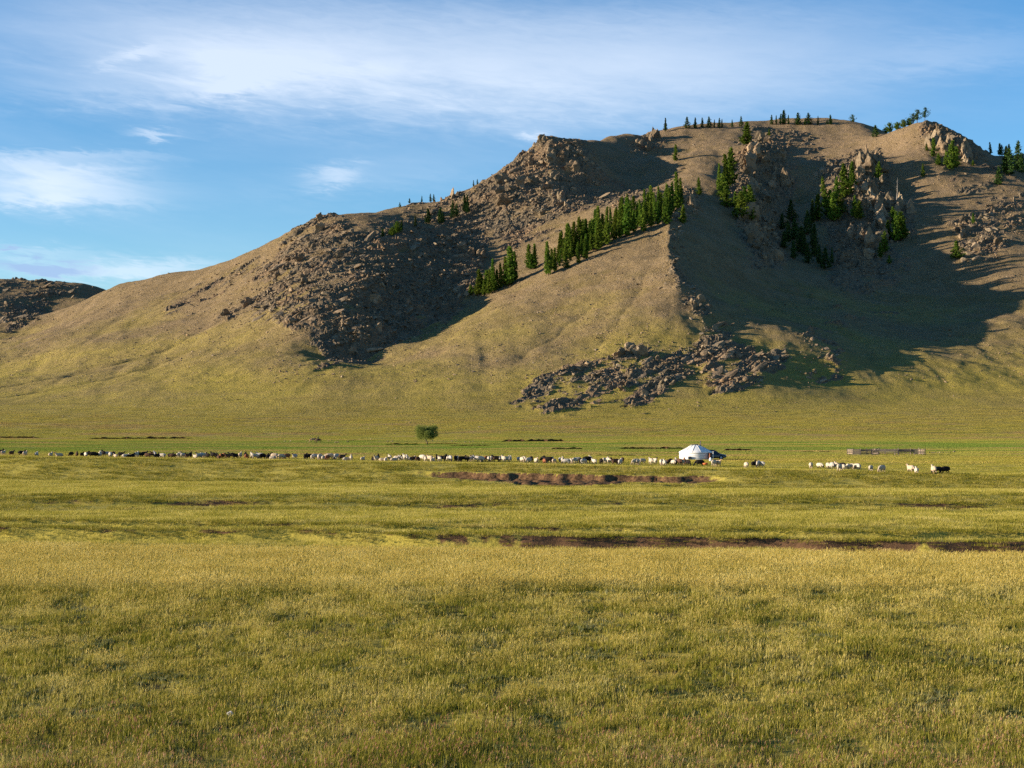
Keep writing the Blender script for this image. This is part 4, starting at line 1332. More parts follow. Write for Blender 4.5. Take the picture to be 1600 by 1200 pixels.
def seedheads(seed, n, size, h0, h1, w, ln):
    r = np.random.default_rng(seed)
    c = r.uniform(-size / 2, size / 2, (n, 2))
    h = r.uniform(h0, h1, n)
    d = r.normal(0, 0.05, (n, 2)) + np.array([0.05, 0.0])
    tri = []
    for a in (0, 1.05, 2.1):
        wx, wy = math.cos(a) * w / 2, math.sin(a) * w / 2
        b = np.c_[c + d, h - ln]
        l = np.c_[c[:, 0] + d[:, 0] - wx, c[:, 1] + d[:, 1] - wy, h - ln * 0.55]
        q = np.c_[c[:, 0] + d[:, 0] + wx, c[:, 1] + d[:, 1] + wy, h - ln * 0.55]
        tp = np.c_[c + d * 1.4, h]
        tri += [np.stack([b, q, l], 1), np.stack([l, q, tp], 1)]
    s0 = np.c_[c[:, 0] - 0.002, c[:, 1], np.full(n, -0.02)]
    s1 = np.c_[c[:, 0] + 0.002, c[:, 1], np.full(n, -0.02)]
    tri.append(np.stack([s0, s1, np.c_[c + d, h - ln * 0.8]], 1))
    return np.concatenate(tri), np.tile(np.clip(r.normal(0.5, 0.25, n), 0, 1), 7)


def grass():
    tall = [patch_mesh('tall_tuft', [(*blades(500 + i, 130, 1.1, 0.14, 0.34, 0.008, 0.3, clump=16), M_GR_TALL), (*blades(520 + i, 80, 1.1, 0.06, 0.2, 0.009, 0.4), M_GR_MIX), (*seedheads(540 + i, 20, 1.1, 0.32, 0.52, 0.017, 0.12), M_GR_STRAW)]) for i in range(5)]
    mix = [patch_mesh('mixed_tuft', [(*blades(560 + i, 150, 1.1, 0.06, 0.21, 0.010, 0.45, clump=9), M_GR_MIX), (*blades(580 + i, 26, 1.1, 0.16, 0.34, 0.007, 0.35), M_GR_TALL), (*seedheads(590 + i, 4, 1.1, 0.24, 0.42, 0.015, 0.10), M_GR_STRAW)]) for i in range(5)]
    herb = [patch_mesh('herb_tuft', [(*blades(600 + i, 130, 0.8, 0.05, 0.16, 0.026, 0.9, clump=5), M_GR_HERB), (*blades(620 + i, 60, 1.0, 0.06, 0.17, 0.006, 0.4), M_GR_MIX)]) for i in range(3)]
    head = [patch_mesh('seeding_tuft', [(*blades(640 + i, 150, 1.1, 0.08, 0.22, 0.006, 0.45), M_GR_MIX), (*seedheads(660 + i, 7, 1.1, 0.18, 0.30, 0.024, 0.085), M_SEED), (*blades(680 + i, 40, 1.1, 0.15, 0.3, 0.005, 0.3), M_GR_TALL)]) for i in range(3)]
    midp = [patch_mesh('meadow_tuft', [(*blades(700 + i, 170, 2.6, 0.06, 0.22, 0.013, 0.45, clump=30), M_GR_MIX), (*blades(720 + i, 210, 2.6, 0.10, 0.26, 0.011, 0.4), M_GR_TALL)]) for i in range(4)]
    far = [patch_mesh('short_tuft', [(*blades(740 + i, 230, 4.0, 0.05, 0.16, 0.024, 0.5, clump=40), M_GR_MIX), (*blades(760 + i, 130, 4.0, 0.06, 0.18, 0.018, 0.5), M_GR_TALL)]) for i in range(3)]
    flat = [patch_mesh('turf_tuft', [(*blades(780 + i, 420, 9.0, 0.05, 0.15, 0.07, 0.5), M_GR_FLAT)]) for i in range(3)]
    face = [patch_mesh('face_tuft', [(*blades(800 + i, 260, 2.4, 0.06, 0.2, 0.014, 0.5, clump=26), M_GR_FACE), (*blades(820 + i, 50, 2.4, 0.10, 0.24, 0.010, 0.4), M_GR_TALL)]) for i in range(3)]
    protos = [('a_grass', m) for m in tall] + [('b_grass', m) for m in mix] + [('c_grass', m) for m in herb] + [('d_grass', m) for m in head] + [('e_grass', m) for m in midp] + [('f_grass', m) for m in far] + [('g_grass', m) for m in flat] + [('h_grass', m) for m in face]
    i_tall, i_mix, i_herb, i_head, i_mid, i_far, i_flat, i_face = 0, 5, 10, 13, 16, 20, 23, 26

    def field(y0, y1, dens, half=0.36):
        n = int(dens * half * (y1 * y1 - y0 * y0))
        y = np.sqrt(rng.uniform(y0 * y0, y1 * y1, n))
        x = rng.uniform(-half, half, n) * y
        return x, y
    X, Y, I, Sc = [], [], [], []

    def push(x, y, i, s):
        X.append(x), Y.append(y), I.append(i), Sc.append(s)
    # near slope and the tall band behind it
    x, y = field(27, 60, 9.0)
    n = len(x)
    q = fbm(x / 3.0, y / 3.0, 3, 101)
    q2 = fbm(x / 1.6, y / 1.6, 3, 105)
    i = np.where(rng.uniform(0, 1, n) < 0.66 + 0.9 * q + 0.22 * (1 - sstep(36, 50, y)), i_mix + rng.integers(0, 5, n), i_tall + rng.integers(0, 5, n))
    thin = fbm(x / 1.1 + 7, y / 1.1, 3, 111) > 0.30
    i = np.where((q2 > 0.22) & (rng.uniform(0, 1, n) < 0.8), i_herb + rng.integers(0, 3, n), i)
    i = np.where((y < 41) & (rng.uniform(0, 1, n) < 0.55 * (1 - sstep(34, 41, y))), i_head + rng.integers(0, 3, n), i)
    s = rng.uniform(0.6, 1.05, n) * np.where(i < i_mix, 0.72 + 0.28 * sstep(50, 57, y), 1.0) * (1 + 0.25 * q + 0.35 * fbm(x / 0.9, y / 0.9, 2, 109))
    keep = ~(thin & (rng.uniform(0, 1, n) < 0.85))
    x, y, i, s = x[keep], y[keep], i[keep], s[keep]
    push(x, y, i, s)
    x, y = field(57, 92, 5.5)
    n = len(x)
    q = fbm(x / 5.0, y / 5.0, 3, 103)
    i = np.where(rng.uniform(0, 1, n) < 0.10 + 0.5 * np.clip(q, 0, 1), i_mix + rng.integers(0, 5, n), i_tall + rng.integers(0, 5, n))
    s = rng.uniform(0.75, 1.2, n)
    s = s * (1 - 0.62 * sstep(-13, -9, y - gully_line(x)))
    ok = y < gully_line(x) - 6.5
    push(x[ok], y[ok], i[ok], s[ok])
    # terraces beyond the gully: green on the faces, straw on the flats, thin on broken ground
    x, y = field(82, 206, 1.3)
    n = len(x)
    g, b = y - gully_line(x), y - bank_line(x)
    foot = -6.8 - 6.0 * sstep(-14, 4, x) * (1 - sstep(4, 24, x)) + 2.5 * fbm(x / 5.0, x * 0 + 0.3, 3, 52)
    bare = (dirt_span(x) > 0.3) & (b > foot - 0.5) & (b < -4.6)
    bare |= (g > -1.2) & (g < 0.9) & (rng.uniform(0, 1, n) < 0.4 + 0.45 * sstep(-8, 4, x))
    bare |= (g > -5.5) & (g <= -1.2) & (rng.uniform(0, 1, n) < 0.5 * sstep(-8, 4, x))
    tt = y - 121 + 0.03 * x - 2.0 * perlin(x / 16.0, x * 0, 33)
    g2 = g - 5.0 - 1.5 * perlin(x / 11.0, x * 0 + 0.4, 31)
    bare |= (((tt > -1.6) & (tt < 1.0)) | ((g2 > -1.2) & (g2 < 0.7))) & (rng.uniform(0, 1, n) < 0.5)
    slope = (near_height(x, y + 1.2) - near_height(x, y - 1.2)) / 2.4
    face = slope + 0.05 * fbm(x / 7.0, y / 7.0, 3, 107) > 0.035
    ok = (g > -6.5) & ~bare & (b < 4) & ~((~face) & (rng.uniform(0, 1, n) < 0.25))
    i = np.where(face, i_face + rng.integers(0, 3, n), i_mid + rng.integers(0, 4, n))
    push(x[ok], y[ok], i[ok], rng.uniform(0.55, 1.1, n)[ok])
    x = rng.uniform(-44, 44, 1500)  # extra dark green tufts along the creases, standing in for shade there
    c = rng.integers(0, 3, 1500)
    gl = gully_line(x)
    y = np.where(c == 0, gl + 0.9, np.where(c == 1, gl + 5.0 + 1.5 * perlin(x / 11.0, x * 0 + 0.4, 31) + 0.6, 121 - 0.03 * x + 2.0 * perlin(x / 16.0, x * 0, 33) + 0.9)) + rng.normal(0, 0.4, 1500)
    push(x, y, i_face + rng.integers(0, 3, 1500), rng.uniform(0.3, 0.7, 1500))
    x, y = field(150, 262, 0.28)
    n = len(x)
    b = y - bank_line(x)
    ok = b > 1
    push(x[ok], y[ok], i_far + rng.integers(0, 3, n)[ok], rng.uniform(0.5, 0.9, n)[ok])
    x, y = field(225, 560, 0.085)
    n = len(x)
    push(x, y, i_flat + rng.integers(0, 3, n), rng.uniform(0.6, 1.1, n))
    x, y, i, s = map(np.concatenate, (X, Y, I, Sc))
    z = near_height(x, y)
    # nap of short turf over the foot of the slopes
    xf, yf = field(560, 800, 0.085, 0.37)
    zf = far_height(xf, yf)
    ok = (zf[1] < 0.25) & (rng.uniform(0, 1, len(xf)) < 1 - sstep(700, 800, yf + 30 * fbm(xf / 40, yf / 40, 2, 108)))
    t = sstep(560, 640, yf)
    zf = near_height(xf, yf) * (1 - t) + zf[0] * t
    x, y, z = np.r_[x, xf[ok]], np.r_[y, yf[ok]], np.r_[z, zf[ok]]
    i, s = np.r_[i, i_flat + rng.integers(0, 3, ok.sum())], np.r_[s, rng.uniform(0.7, 1.1, ok.sum())]
    n = len(x)
    print('grass patches', n)
    o = scatter('grass', protos, np.c_[x, y, z], np.c_[np.zeros((n, 2)), rng.uniform(-0.9, 0.9, n)], np.c_[s, s, s * rng.uniform(0.85, 1.15, n)], i)
    tag(o, 'dry and green steppe grass covering the meadow', None, None, 'stuff')


grass()

# ------------------------------------------------------------------ cut banks of the stream on the flat
M_SOIL = simple('dark_bank_soil', (0.085, 0.048, 0.028), 0.95, 0.5, 1.2, 0.05)


def cut_bank(label, u0, u1, v, height, turn=0.10, seed=0):
    r = np.random.default_rng(seed)
    a, b = meadow_spot(u0, v), meadow_spot(u1, v)
    n = max(12, int((b - a).length / 0.8))
    t = np.linspace(0, 1, n)
    wav = 1.2 * fbm(t * 9 + seed, t * 0, 3, 400 + seed)
    env = np.clip(np.sin(np.pi * t) * 3.0, 0, 1) * np.clip(0.7 + 0.9 * fbm(t * 14 + seed * 3, t * 0 + 2, 3, 420 + seed), 0.12, 1.4)
    V = []
    for i in range(n):
        x = a.x + (b.x - a.x) * t[i]
        y = (a.y + b.y) / 2 + (t[i] - 0.5) * (b - a).length * turn + wav[i]
        z = meadow_z(x, y)
        h = max(0.05, 0.62 * height * env[i])
        j = r.normal(0, 0.05, 4)
        V += [(x, y + 0.35, z - 0.3), (x, y + 0.25 + j[0], z + 0.45 * h), (x, y - 0.05 + j[1], z + 0.9 * h), (x, y - 0.12 + j[2], z + h), (x, y + 0.5, z + h * 1.02), (x, y + 9.0, z - 0.2)]
    mb = MB()
    for i in range(n - 1):
        o = i * 6
        for k in range(5):
            mb.f.append((o + k, o + 6 + k, o + 7 + k, o + 1 + k))
            mb.m.append(0 if k < 3 else 1)
    mb.v = V
    me = mb.mesh('stream_bank', [M_SOIL, M_MEADOW], False)
    attr(me, 'dirt', np.zeros(len(V)))
    o = put('stream_bank', me)
    tag(o, kind='structure')


cut_bank('', -60, 64, 684.5, 1.3, 0.10, 1)
cut_bank('', 136, 300, 686, 1.3, 0.08, 2)
cut_bank('', 600, 655, 695, 0.8, 0.05, 3)
cut_bank('', 780, 888, 690, 1.5, 0.0, 4)
cut_bank('', 860, 912, 702, 0.7, 0.08, 5)
cut_bank('', 965, 1072, 702, 0.9, 0.06, 6)
cut_bank('', 1128, 1178, 704, 0.7, 0.06, 7)
cut_bank('', 660, 720, 694, 0.45, 0.05, 8)
cut_bank('', 930, 1020, 712, 0.35, 0.06, 9)
cut_bank('', 1250, 1300, 706, 0.35, 0.06, 10)
cut_bank('', 510, 600, 689, 0.3, 0.02, 11)
cut_bank('', 700, 770, 697, 0.5, 0.08, 12)

# ------------------------------------------------------------------ ger
M_FELT = simple('white_felt_cover', (0.70, 0.69, 0.66), 0.85, 0.12, 1.6, 0.1)
M_ROPE = simple('tension_rope', (0.55, 0.52, 0.46), 0.9, 0.2, 20)
M_DOOR = simple('brown_painted_door', (0.16, 0.060, 0.035), 0.6, 0.2, 5)
M_DARK = simple('interior_shade_and_lid', (0.020, 0.018, 0.016), 0.8, 0.2, 5)
M_PIPE = simple('sooty_stovepipe', (0.10, 0.085, 0.075), 0.6, 0.3, 6, 0.4)
M_WOOD = simple('weathered_fence_wood', (0.20, 0.15, 0.115), 0.9, 0.35, 3.5)
M_WOODP = simple('pale_new_boards', (0.32, 0.235, 0.165), 0.9, 0.2, 3.5)
M_WOODD = simple('dark_old_boards', (0.050, 0.045, 0.042), 0.9, 0.3, 3.5)
M_CRATE = simple('dull_grey_box', (0.14, 0.14, 0.15), 0.7, 0.2, 5)
M_PLASTIC = simple('white_plastic', (0.75, 0.75, 0.72), 0.5, 0.05, 5, 0.4)
M_ORANGE = simple('orange_plastic', (0.55, 0.13, 0.04), 0.6, 0.15, 5)
PXM = lambda p, px: px / F * p.y        # pixels of the photograph to metres at a place


def build_ger():
    base = meadow_spot(1090, 718.5)
    Rw = PXM(base, 51) / 2
    hw, ht = PXM(base, 12.5), PXM(base, 23.5)
    base = Vector((base.x, base.y + Rw, meadow_z(base.x, base.y + Rw) - 0.05))
    e = put('ger', None, None, base)
    tag(e, 'round white felt ger with stovepipe and brown door on the flat', 'tent')
    mb = MB()
    mb.lathe([(Rw * 1.0, 0), (Rw * 1.015, hw * 0.5), (Rw, hw)], 48)
    put('wall', mb.mesh('wall', [M_FELT], True), e)
    mb = MB()
    mb.lathe([(Rw * 1.035, hw - 0.12), (Rw * 1.03, hw + 0.02), (Rw * 0.8, hw + (ht - hw) * 0.30), (Rw * 0.5, hw + (ht - hw) * 0.66), (Rw * 0.22, hw + (ht - hw) * 0.97), (Rw * 0.16, ht)], 48)
    roof = put('roof', mb.mesh('roof', [M_FELT], True), e)
    mb = MB()
    mb.lathe([(Rw * 0.17, ht - 0.05), (Rw * 0.17, ht + 0.06), (Rw * 0.13, ht + 0.10), (0.001, ht + 0.12)], 20)
    put('crown_ring', mb.mesh('crown_ring', [M_WOODD], False), roof)
    mb = MB()                                                   # flap folded back over the crown
    a0 = math.pi * 0.75
    k0, k1 = 0.24 * Rw, 0.46 * Rw
    z0, z1 = hw + (ht - hw) * 0.99, hw + (ht - hw) * 0.74
    fl = [(math.cos(a0 + d) * k, math.sin(a0 + d) * k, z) for k, z in ((k0, z0), (k1, z1)) for d in (-0.8, -0.4, 0, 0.4, 0.8)]
    mb.add(fl + [(x, y, z + 0.06) for x, y, z in fl], [(i, i + 1, i + 6, i + 5) for i in range(4)] + [(i + 10, i + 15, i + 16, i + 11) for i in range(4)] + [(0, 5, 15, 10), (4, 14, 19, 9), (5, 6, 16, 15), (6, 7, 17, 16), (7, 8, 18, 17), (8, 9, 19, 18)])
    put('smoke_flap', mb.mesh('smoke_flap', [M_FELT], True), roof)
    for z in (hw * 0.25, hw * 0.55, hw * 0.85):
        mb = MB()
        mb.lathe([(Rw * 1.012, z - 0.06), (Rw * 1.028, z), (Rw * 1.012, z + 0.06)], 48)
        put('belt_rope', mb.mesh('belt_rope', [M_ROPE], True), e)
    mb = MB()
    mb.lathe([(Rw * 1.02, -0.05), (Rw * 1.03, 0.18), (Rw * 1.004, 0.20)], 48)
    put('skirt', mb.mesh('skirt', [M_ROPE], True), e)
    for j in range(12):
        a = j * math.pi / 6 + 0.2
        rp = MB()
        rp.tube([(math.cos(a) * Rw * q, math.sin(a) * Rw * q, hw + (ht - hw) * k + 0.03) for q, k in ((1.05, -0.05), (0.8, 0.30), (0.5, 0.66), (0.22, 0.97))], 0.03, 4)
        put('roof_rope', rp.mesh('roof_rope', [M_ROPE], True), roof)
    ap = MB()
    ap.tube([(0.30 * Rw, 0.0, ht - 0.25), (0.30 * Rw, 0.0, ht + PXM(base, 5.5))], 0.075, 10)
    pipe = put('stovepipe', ap.mesh('stovepipe', [M_PIPE], True), e)
    cp = MB()
    cp.tube([(0.30 * Rw, 0, ht + PXM(base, 5.5)), (0.30 * Rw, 0, ht + PXM(base, 5.5) + 0.12)], [0.11, 0.03], 10)
    put('pipe_cap', cp.mesh('pipe_cap', [M_PIPE], True), pipe)
    # doorway towards the right front, door leaf swung open
    da = -math.pi / 2 + 0.92
    d = Vector((math.cos(da), math.sin(da), 0))
    w = Vector((-d.y, d.x, 0))
    rz = math.atan2(d.y, d.x)
    c = d * Rw * 1.0
    dw, dh = 0.85, hw * 0.86
    fr = MB()
    for s in (-1, 1):
        fr.box(c + w * s * (dw / 2 + 0.05) + Vector((0, 0, dh / 2)), (0.16, 0.10, dh), rz)
    fr.box(c + Vector((0, 0, dh + 0.05)), (0.18, dw + 0.26, 0.10), rz)
    frame = put('door_frame', fr.mesh('door_frame', [M_DOOR]), e)
    op = MB()
    op.box(c + Vector((0, 0, dh / 2)), (0.10, dw, dh), rz)  # solid panel in the opening; the interior's shade is put into its colour
    put('doorway', op.mesh('doorway', [M_DARK]), frame)
    lf = MB()
    hinge = c - w * (dw / 2 + 0.02)
    ld = (d * 0.75 - w * 0.66).normalized()
    lf.box(hinge + ld * dw / 2 + Vector((0, 0, dh / 2)), (dw, 0.06, dh), math.atan2(ld.y, ld.x))
    leaf = put('door', lf.mesh('door', [M_DOOR]), e)
    h = MB()
    h.box(hinge + ld * dw * 0.86 + Vector((0, 0, dh * 0.5)) - Vector((-ld.y, ld.x, 0)) * 0.05, (0.14, 0.05, 0.04), math.atan2(ld.y, ld.x))
    put('handle', h.mesh('handle', [M_PIPE]), leaf)
    # things around it
    p = Vector((base.x + Rw * 0.95, base.y - Rw * 1.0, 0))
    pole = MB()
    pole.tube([(0, 0, -0.2), (0, 0, PXM(base, 13))], [0.045, 0.03], 8)
    pole.box((0, 0, PXM(base, 13)), (0.28, 0.05, 0.05))
    q = put('white_pole', pole.mesh('white_pole', [M_PLASTIC], False), None, (p.x, p.y, meadow_z(p.x, p.y)))
    tag(q, 'thin white upright pole in front of the ger, right of its door', 'pole')
    p = Vector((base.x - Rw * 0.50, base.y - Rw * 0.98, 0))
    bx = MB()
    bx.box((0, 0, 0.24), (0.42, 0.36, 0.48), 0.2, 0, 0.92)
    q = put('storage_box', bx.mesh('storage_box', [M_CRATE]), None, (p.x, p.y, meadow_z(p.x, p.y) - 0.02))
    tag(q, 'dark box standing against the front wall of the ger', 'box')
    lid = MB()
    lid.box((0, 0, 0.50), (0.46, 0.40, 0.06), 0.2)
    put('lid', lid.mesh('lid', [M_DARK]), q)
    for (uu, vv, mat, nm, lab, cat) in ((1110, 721, M_PLASTIC, 'water_can', 'small white water can on the grass in front of the ger door', 'can'), (1102, 726.5, M_ORANGE, 'orange_basin', 'low orange basin lying on the grass right of the ger', 'basin')):
        p = meadow_spot(uu, vv)
        mb = MB()
        if nm == 'water_can':
            mb.lathe([(0.001, 0), (0.17, 0.0), (0.18, 0.05), (0.18, 0.38), (0.12, 0.46), (0.06, 0.48), (0.06, 0.55), (0.001, 0.55)], 14)
        else:
            mb.lathe([(0.001, 0.03), (0.24, 0.03), (0.34, 0.22), (0.36, 0.22), (0.26, 0.0), (0.001, 0.0)], 16)
        q = put(nm, mb.mesh(nm, [mat], True), None, (p.x, p.y, p.z + 0.03))
        tag(q, lab, cat)
    return base, Rw


GER, GER_R = build_ger()

# ------------------------------------------------------------------ car behind the ger
def mat_paint():
    m, t = material('dark_blue_car_paint')
    co = t.n('ShaderNodeTexCoord').outputs['Object']
    n = t.noise(co, 1.5, 3, 0.5)
    finish(t, t.mix(n, (0.010, 0.013, 0.022), (0.020, 0.024, 0.034)), 0.32, None, 0.5, {'Coat Weight': 0.6, 'Coat Roughness': 0.12})
    return m


def mat_glass():
    m, t = material('tinted_window_glass')
    finish(t, (0.012, 0.014, 0.016), 0.05, None, 0.8)
    return m


M_PAINT, M_GLASS = mat_paint(), mat_glass()
M_TYRE = simple('tyre_rubber', (0.022, 0.021, 0.020), 0.9, 0.2, 6)
M_RIM = simple('alloy_rim', (0.55, 0.55, 0.56), 0.35, 0.1, 5, 0.5, 0.6)
M_LAMP = simple('headlight_lens', (0.65, 0.66, 0.68), 0.15, 0.05, 5, 0.6)
M_TAIL = simple('tail_lamp_lens', (0.30, 0.02, 0.02), 0.25, 0.05, 5, 0.6)


def car_shell(prof_low, prof_top, half):
    """body cross-sections along x; returns verts, faces"""
    vs, fs = [], []
    n = len(prof_low)
    for (x, zl), (_, zt) in zip(prof_low, prof_top):
        hw = half(x)
        mid = zl + (zt - zl) * 0.62
        ring = [(-hw * 0.93, zl), (-hw, zl + (zt - zl) * 0.3), (-hw * 0.99, mid), (-hw * 0.90, zt - 0.03), (-hw * 0.6, zt), (hw * 0.6, zt), (hw * 0.90, zt - 0.03), (hw * 0.99, mid), (hw, zl + (zt - zl) * 0.3), (hw * 0.93, zl)]
        vs += [(x, y, z) for y, z in ring]
    m = 10
    for i in range(n - 1):
        for k in range(m):
            fs.append((i * m + k, i * m + (k + 1) % m, (i + 1) * m + (k + 1) % m, (i + 1) * m + k))
    fs += [tuple(range(m))[::-1], tuple((n - 1) * m + k for k in range(m))]
    return vs, fs


def build_car():
    y = GER.y + 0.9
    x = point_at(1112, 700, y)[0]
    e = put('parked_car', None, None, (x, y, meadow_z(x, y) - 0.02), (0, 0, -0.12))
    tag(e, 'dark blue hatchback car parked half hidden behind the right of the ger', 'car')
    half = lambda x: 0.90 - 0.10 * max(0, abs(x) - 1.75) / 0.45
    xs = [-2.2, -2.12, -1.8, -1.0, 0.0, 0.8, 1.2, 1.8, 2.1, 2.22]
    low = [(x, z) for x, z in zip(xs, [0.42, 0.34, 0.26, 0.24, 0.24, 0.24, 0.25, 0.27, 0.34, 0.42])]
    top = [(x, z) for x, z in zip(xs, [0.86, 0.98, 1.02, 1.00, 0.98, 0.97, 0.94, 0.84, 0.76, 0.62])]
    mb = MB()
    mb.add(*car_shell(low, top, half))
    body = put('body', mb.mesh('body', [M_PAINT], False), e)
    # cabin as one glass shell with painted roof and pillars
    st = [(-2.0, 1.0, 0.78), (-1.55, 1.42, 0.66), (-0.6, 1.53, 0.64), (0.35, 1.47, 0.64), (1.22, 0.95, 0.76)]
    vs, fs = [], []
    for x, z, w in st:
        vs += [(x, -w, z), (x, w, z)]
    for x, z, w in st:
        vs += [(x, -0.82, 0.97), (x, 0.82, 0.97)]
    n = len(st)
    roof_f = [(2 * i, 2 * i + 1, 2 * i + 3, 2 * i + 2) for i in (1, 2)]
    glass = MB()
    glass.add(vs, [(2 * i, 2 * i + 2, 2 * n + 2 * i + 2, 2 * n + 2 * i) for i in range(n - 1)] + [(2 * i + 1, 2 * n + 2 * i + 1, 2 * n + 2 * i + 3, 2 * i + 3) for i in range(n - 1)] + [(0, 1, 3, 2), (6, 7, 9, 8)])
    put('window_glass', glass.mesh('window_glass', [M_GLASS], False), e)
    roof = MB()
    rv = [(x, s * w, z + dz) for dz in (-0.01, 0.035) for x, z, w in st[1:4] for s in (-1.02, 1.02)]
    roof.add(rv, [(0, 2, 3, 1), (2, 4, 5, 3), (6, 7, 9, 8), (8, 9, 11, 10), (0, 1, 7, 6), (4, 10, 11, 5), (0, 6, 8, 2), (2, 8, 10, 4), (1, 3, 9, 7), (3, 5, 11, 9)])
    put('roof', roof.mesh('roof', [M_PAINT], False), e)
    for s in (-1, 1):
        for (xa, za, wa), (xb, zb, wb) in (((st[3][0], st[3][1], st[3][2]), (1.22, 0.96, 0.79)), ((-0.35, 1.52, 0.655), (-0.30, 0.97, 0.83)), ((st[1][0], st[1][1], st[1][2]), (-1.95, 0.98, 0.80))):
            p = MB()
            p.tube([(xa, s * wa, za), (xb, s * wb, zb)], 0.045, 5)
            put('pillar', p.mesh('pillar', [M_PAINT], True), body)
        mr = MB()
        mr.box((0.95, s * 0.97, 1.04), (0.12, 0.18, 0.13))
        put('mirror', mr.mesh('mirror', [M_PAINT]), body)
        hl = MB()
        hl.box((2.13, s * 0.62, 0.68), (0.14, 0.30, 0.12))
        put('headlight', hl.mesh('headlight', [M_LAMP]), body)
        tl = MB()
        tl.box((-2.15, s * 0.68, 0.84), (0.10, 0.20, 0.20))
        put('tail_light', tl.mesh('tail_light', [M_TAIL]), body)
        for hx in (-0.95, 0.25):
            hd = MB()
            hd.box((hx, s * 0.915, 0.86), (0.20, 0.03, 0.035))
            put('door_handle', hd.mesh('door_handle', [M_RIM]), body)
    for x in (-1.38, 1.42):
        for s in (-1, 1):
            ty = MB()
            ty.lathe([(0.20, -0.11), (0.315, -0.11), (0.335, -0.07), (0.335, 0.07), (0.315, 0.11), (0.20, 0.11)], 24)
            w = put('wheel', ty.mesh('wheel', [M_TYRE], True), e, (x, s * 0.83, 0.335), (R(90), 0, 0))
            rm = MB()
            rm.lathe([(0.001, -0.09), (0.07, -0.10), (0.21, -0.085), (0.21, 0.085), (0.07, 0.10), (0.001, 0.09)], 20)
            put('rim', rm.mesh('rim', [M_RIM], True), w)


build_car()

# ------------------------------------------------------------------ timber corral
def corral():
    a, b = meadow_spot(1328, 712), meadow_spot(1448, 711)
    Yc = (a.y + b.y) / 2
    z0 = meadow_z(1388 / F * Yc - 800 / F * Yc, Yc)
    ax = (1332 - 800) / F * Yc
    e = put('livestock_corral', None, None, (ax, Yc, z0))
    tag(e, 'low timber livestock corral of posts and mixed boards on the green', 'corral')
    k = Yc / F
    H = 10.0 * k
    r = random.Random(3)

    def post(px, dy, h, w=0.16):
        mb = MB()
        x = px * k
        mb.tube([(x + r.gauss(0, 0.02), dy, -0.2), (x + r.gauss(0, 0.04), dy, h)], [w / 2, w / 2.6], 6)
        put('post', mb.mesh('post', [r.choice([M_WOOD, M_WOODD])], False), e)

    def rail(p0, p1, dy, z, hgt, mat, d1=None):
        mb = MB()
        x0, x1 = p0 * k, p1 * k
        y0, y1 = dy, dy if d1 is None else d1
        ln = math.hypot(x1 - x0, y1 - y0)
        mb.box(((x0 + x1) / 2, (y0 + y1) / 2, z + r.gauss(0, 0.01)), (ln * 1.02, 0.045, hgt), math.atan2(y1 - y0, x1 - x0))
        put('rail', mb.mesh('rail', [mat]), e)
    # front run, section by section from the left
    for px, h in ((0, 1.08), (12.5, 1.02), (22.5, 1.1), (29, 1.0), (41, 1.12), (66, 1.02), (71.5, 1.12), (96, 1.05), (113, 1.08)):
        post(px, 0, h * H)
    for j in range(7):
        rail(0, 12.5, -0.09, (0.10 + 0.125 * j) * H, 0.09 * H, M_WOODP)
    for j in range(6):
        rail(12.5, 29, -0.09, (0.10 + 0.14 * j) * H, 0.085 * H, M_WOODD if j % 3 else M_WOOD)
    for j in range(6):
        rail(29, 41, -0.09, (0.06 + 0.15 * j) * H, 0.11 * H, M_WOODD if j % 2 else M_WOOD)
    for j in range(3):
        rail(41, 66, -0.09, (0.50 + 0.17 * j) * H, 0.12 * H, M_WOODP)
    for j in range(4):
        rail(66, 71.5, -0.09, (0.30 + 0.17 * j) * H, 0.09 * H, M_WOOD)
    for j in range(3):
        rail(71.5, 96, -0.09, (0.48 + 0.16 * j) * H, 0.12 * H, M_WOODD)
    for j in range(4):
        rail(96, 113, -0.09, (0.20 + 0.21 * j) * H, 0.10 * H, M_WOODP if j > 1 else M_WOOD)
    # side and back runs
    D = 4.5
    for px in (0, 20, 40, 60, 80, 100, 113):
        post(px, D, H * r.uniform(0.95, 1.12))
    for dy in (1.5, 3.0):
        post(0, dy, H)
        post(113, dy, H)
        post(41, dy, H * 1.1)
    for j in range(4):
        z = (0.25 + 0.2 * j) * H
        rail(0, 113, D + 0.09, z, 0.09 * H, M_WOOD)
        for px in (0, 41, 113):
            rail(px, px + 0.01, 0, z, 0.09 * H, M_WOOD if j % 2 else M_WOODP, D)
    # leaning poles thrown on the corner
    for j in range(5):
        mb = MB()
        x = (30 + j * 2.2) * k
        mb.tube([(x, 0.3, 0.55 * H), (x + r.uniform(0.5, 1.1), 0.8, (1.0 + 0.05 * j) * H)], [0.05, 0.035], 5)
        put('pole', mb.mesh('pole', [M_WOOD], True), e)
    # low broken line of small lumps running on to the right
    s0 = meadow_spot(1449, 708)
    for j in range(11):
        x = s0.x + (3 + j * 3.6 + r.uniform(-1, 1)) * k
        q = put('stone', r.choice(BOULDERS), None, (x, s0.y + r.gauss(0, 0.2), meadow_z(x, s0.y) + 0.08), (r.gauss(0, 0.3), r.gauss(0, 0.3), r.uniform(0, 6)), (0.26, 0.22, 0.22))
        tag(q, 'small dark lump, %s from left in the line right of the corral' % ordinal(j + 1), 'stone', 'lumps in line right of the corral')
    q = put('stone', BOULDERS[2], None, meadow_spot(1491, 707) + Vector((0, 0, 0.1)), (0, 0, 1), (0.4, 0.35, 0.35))
    tag(q, 'pale single stone at the right end of the line of lumps', 'stone')


corral()

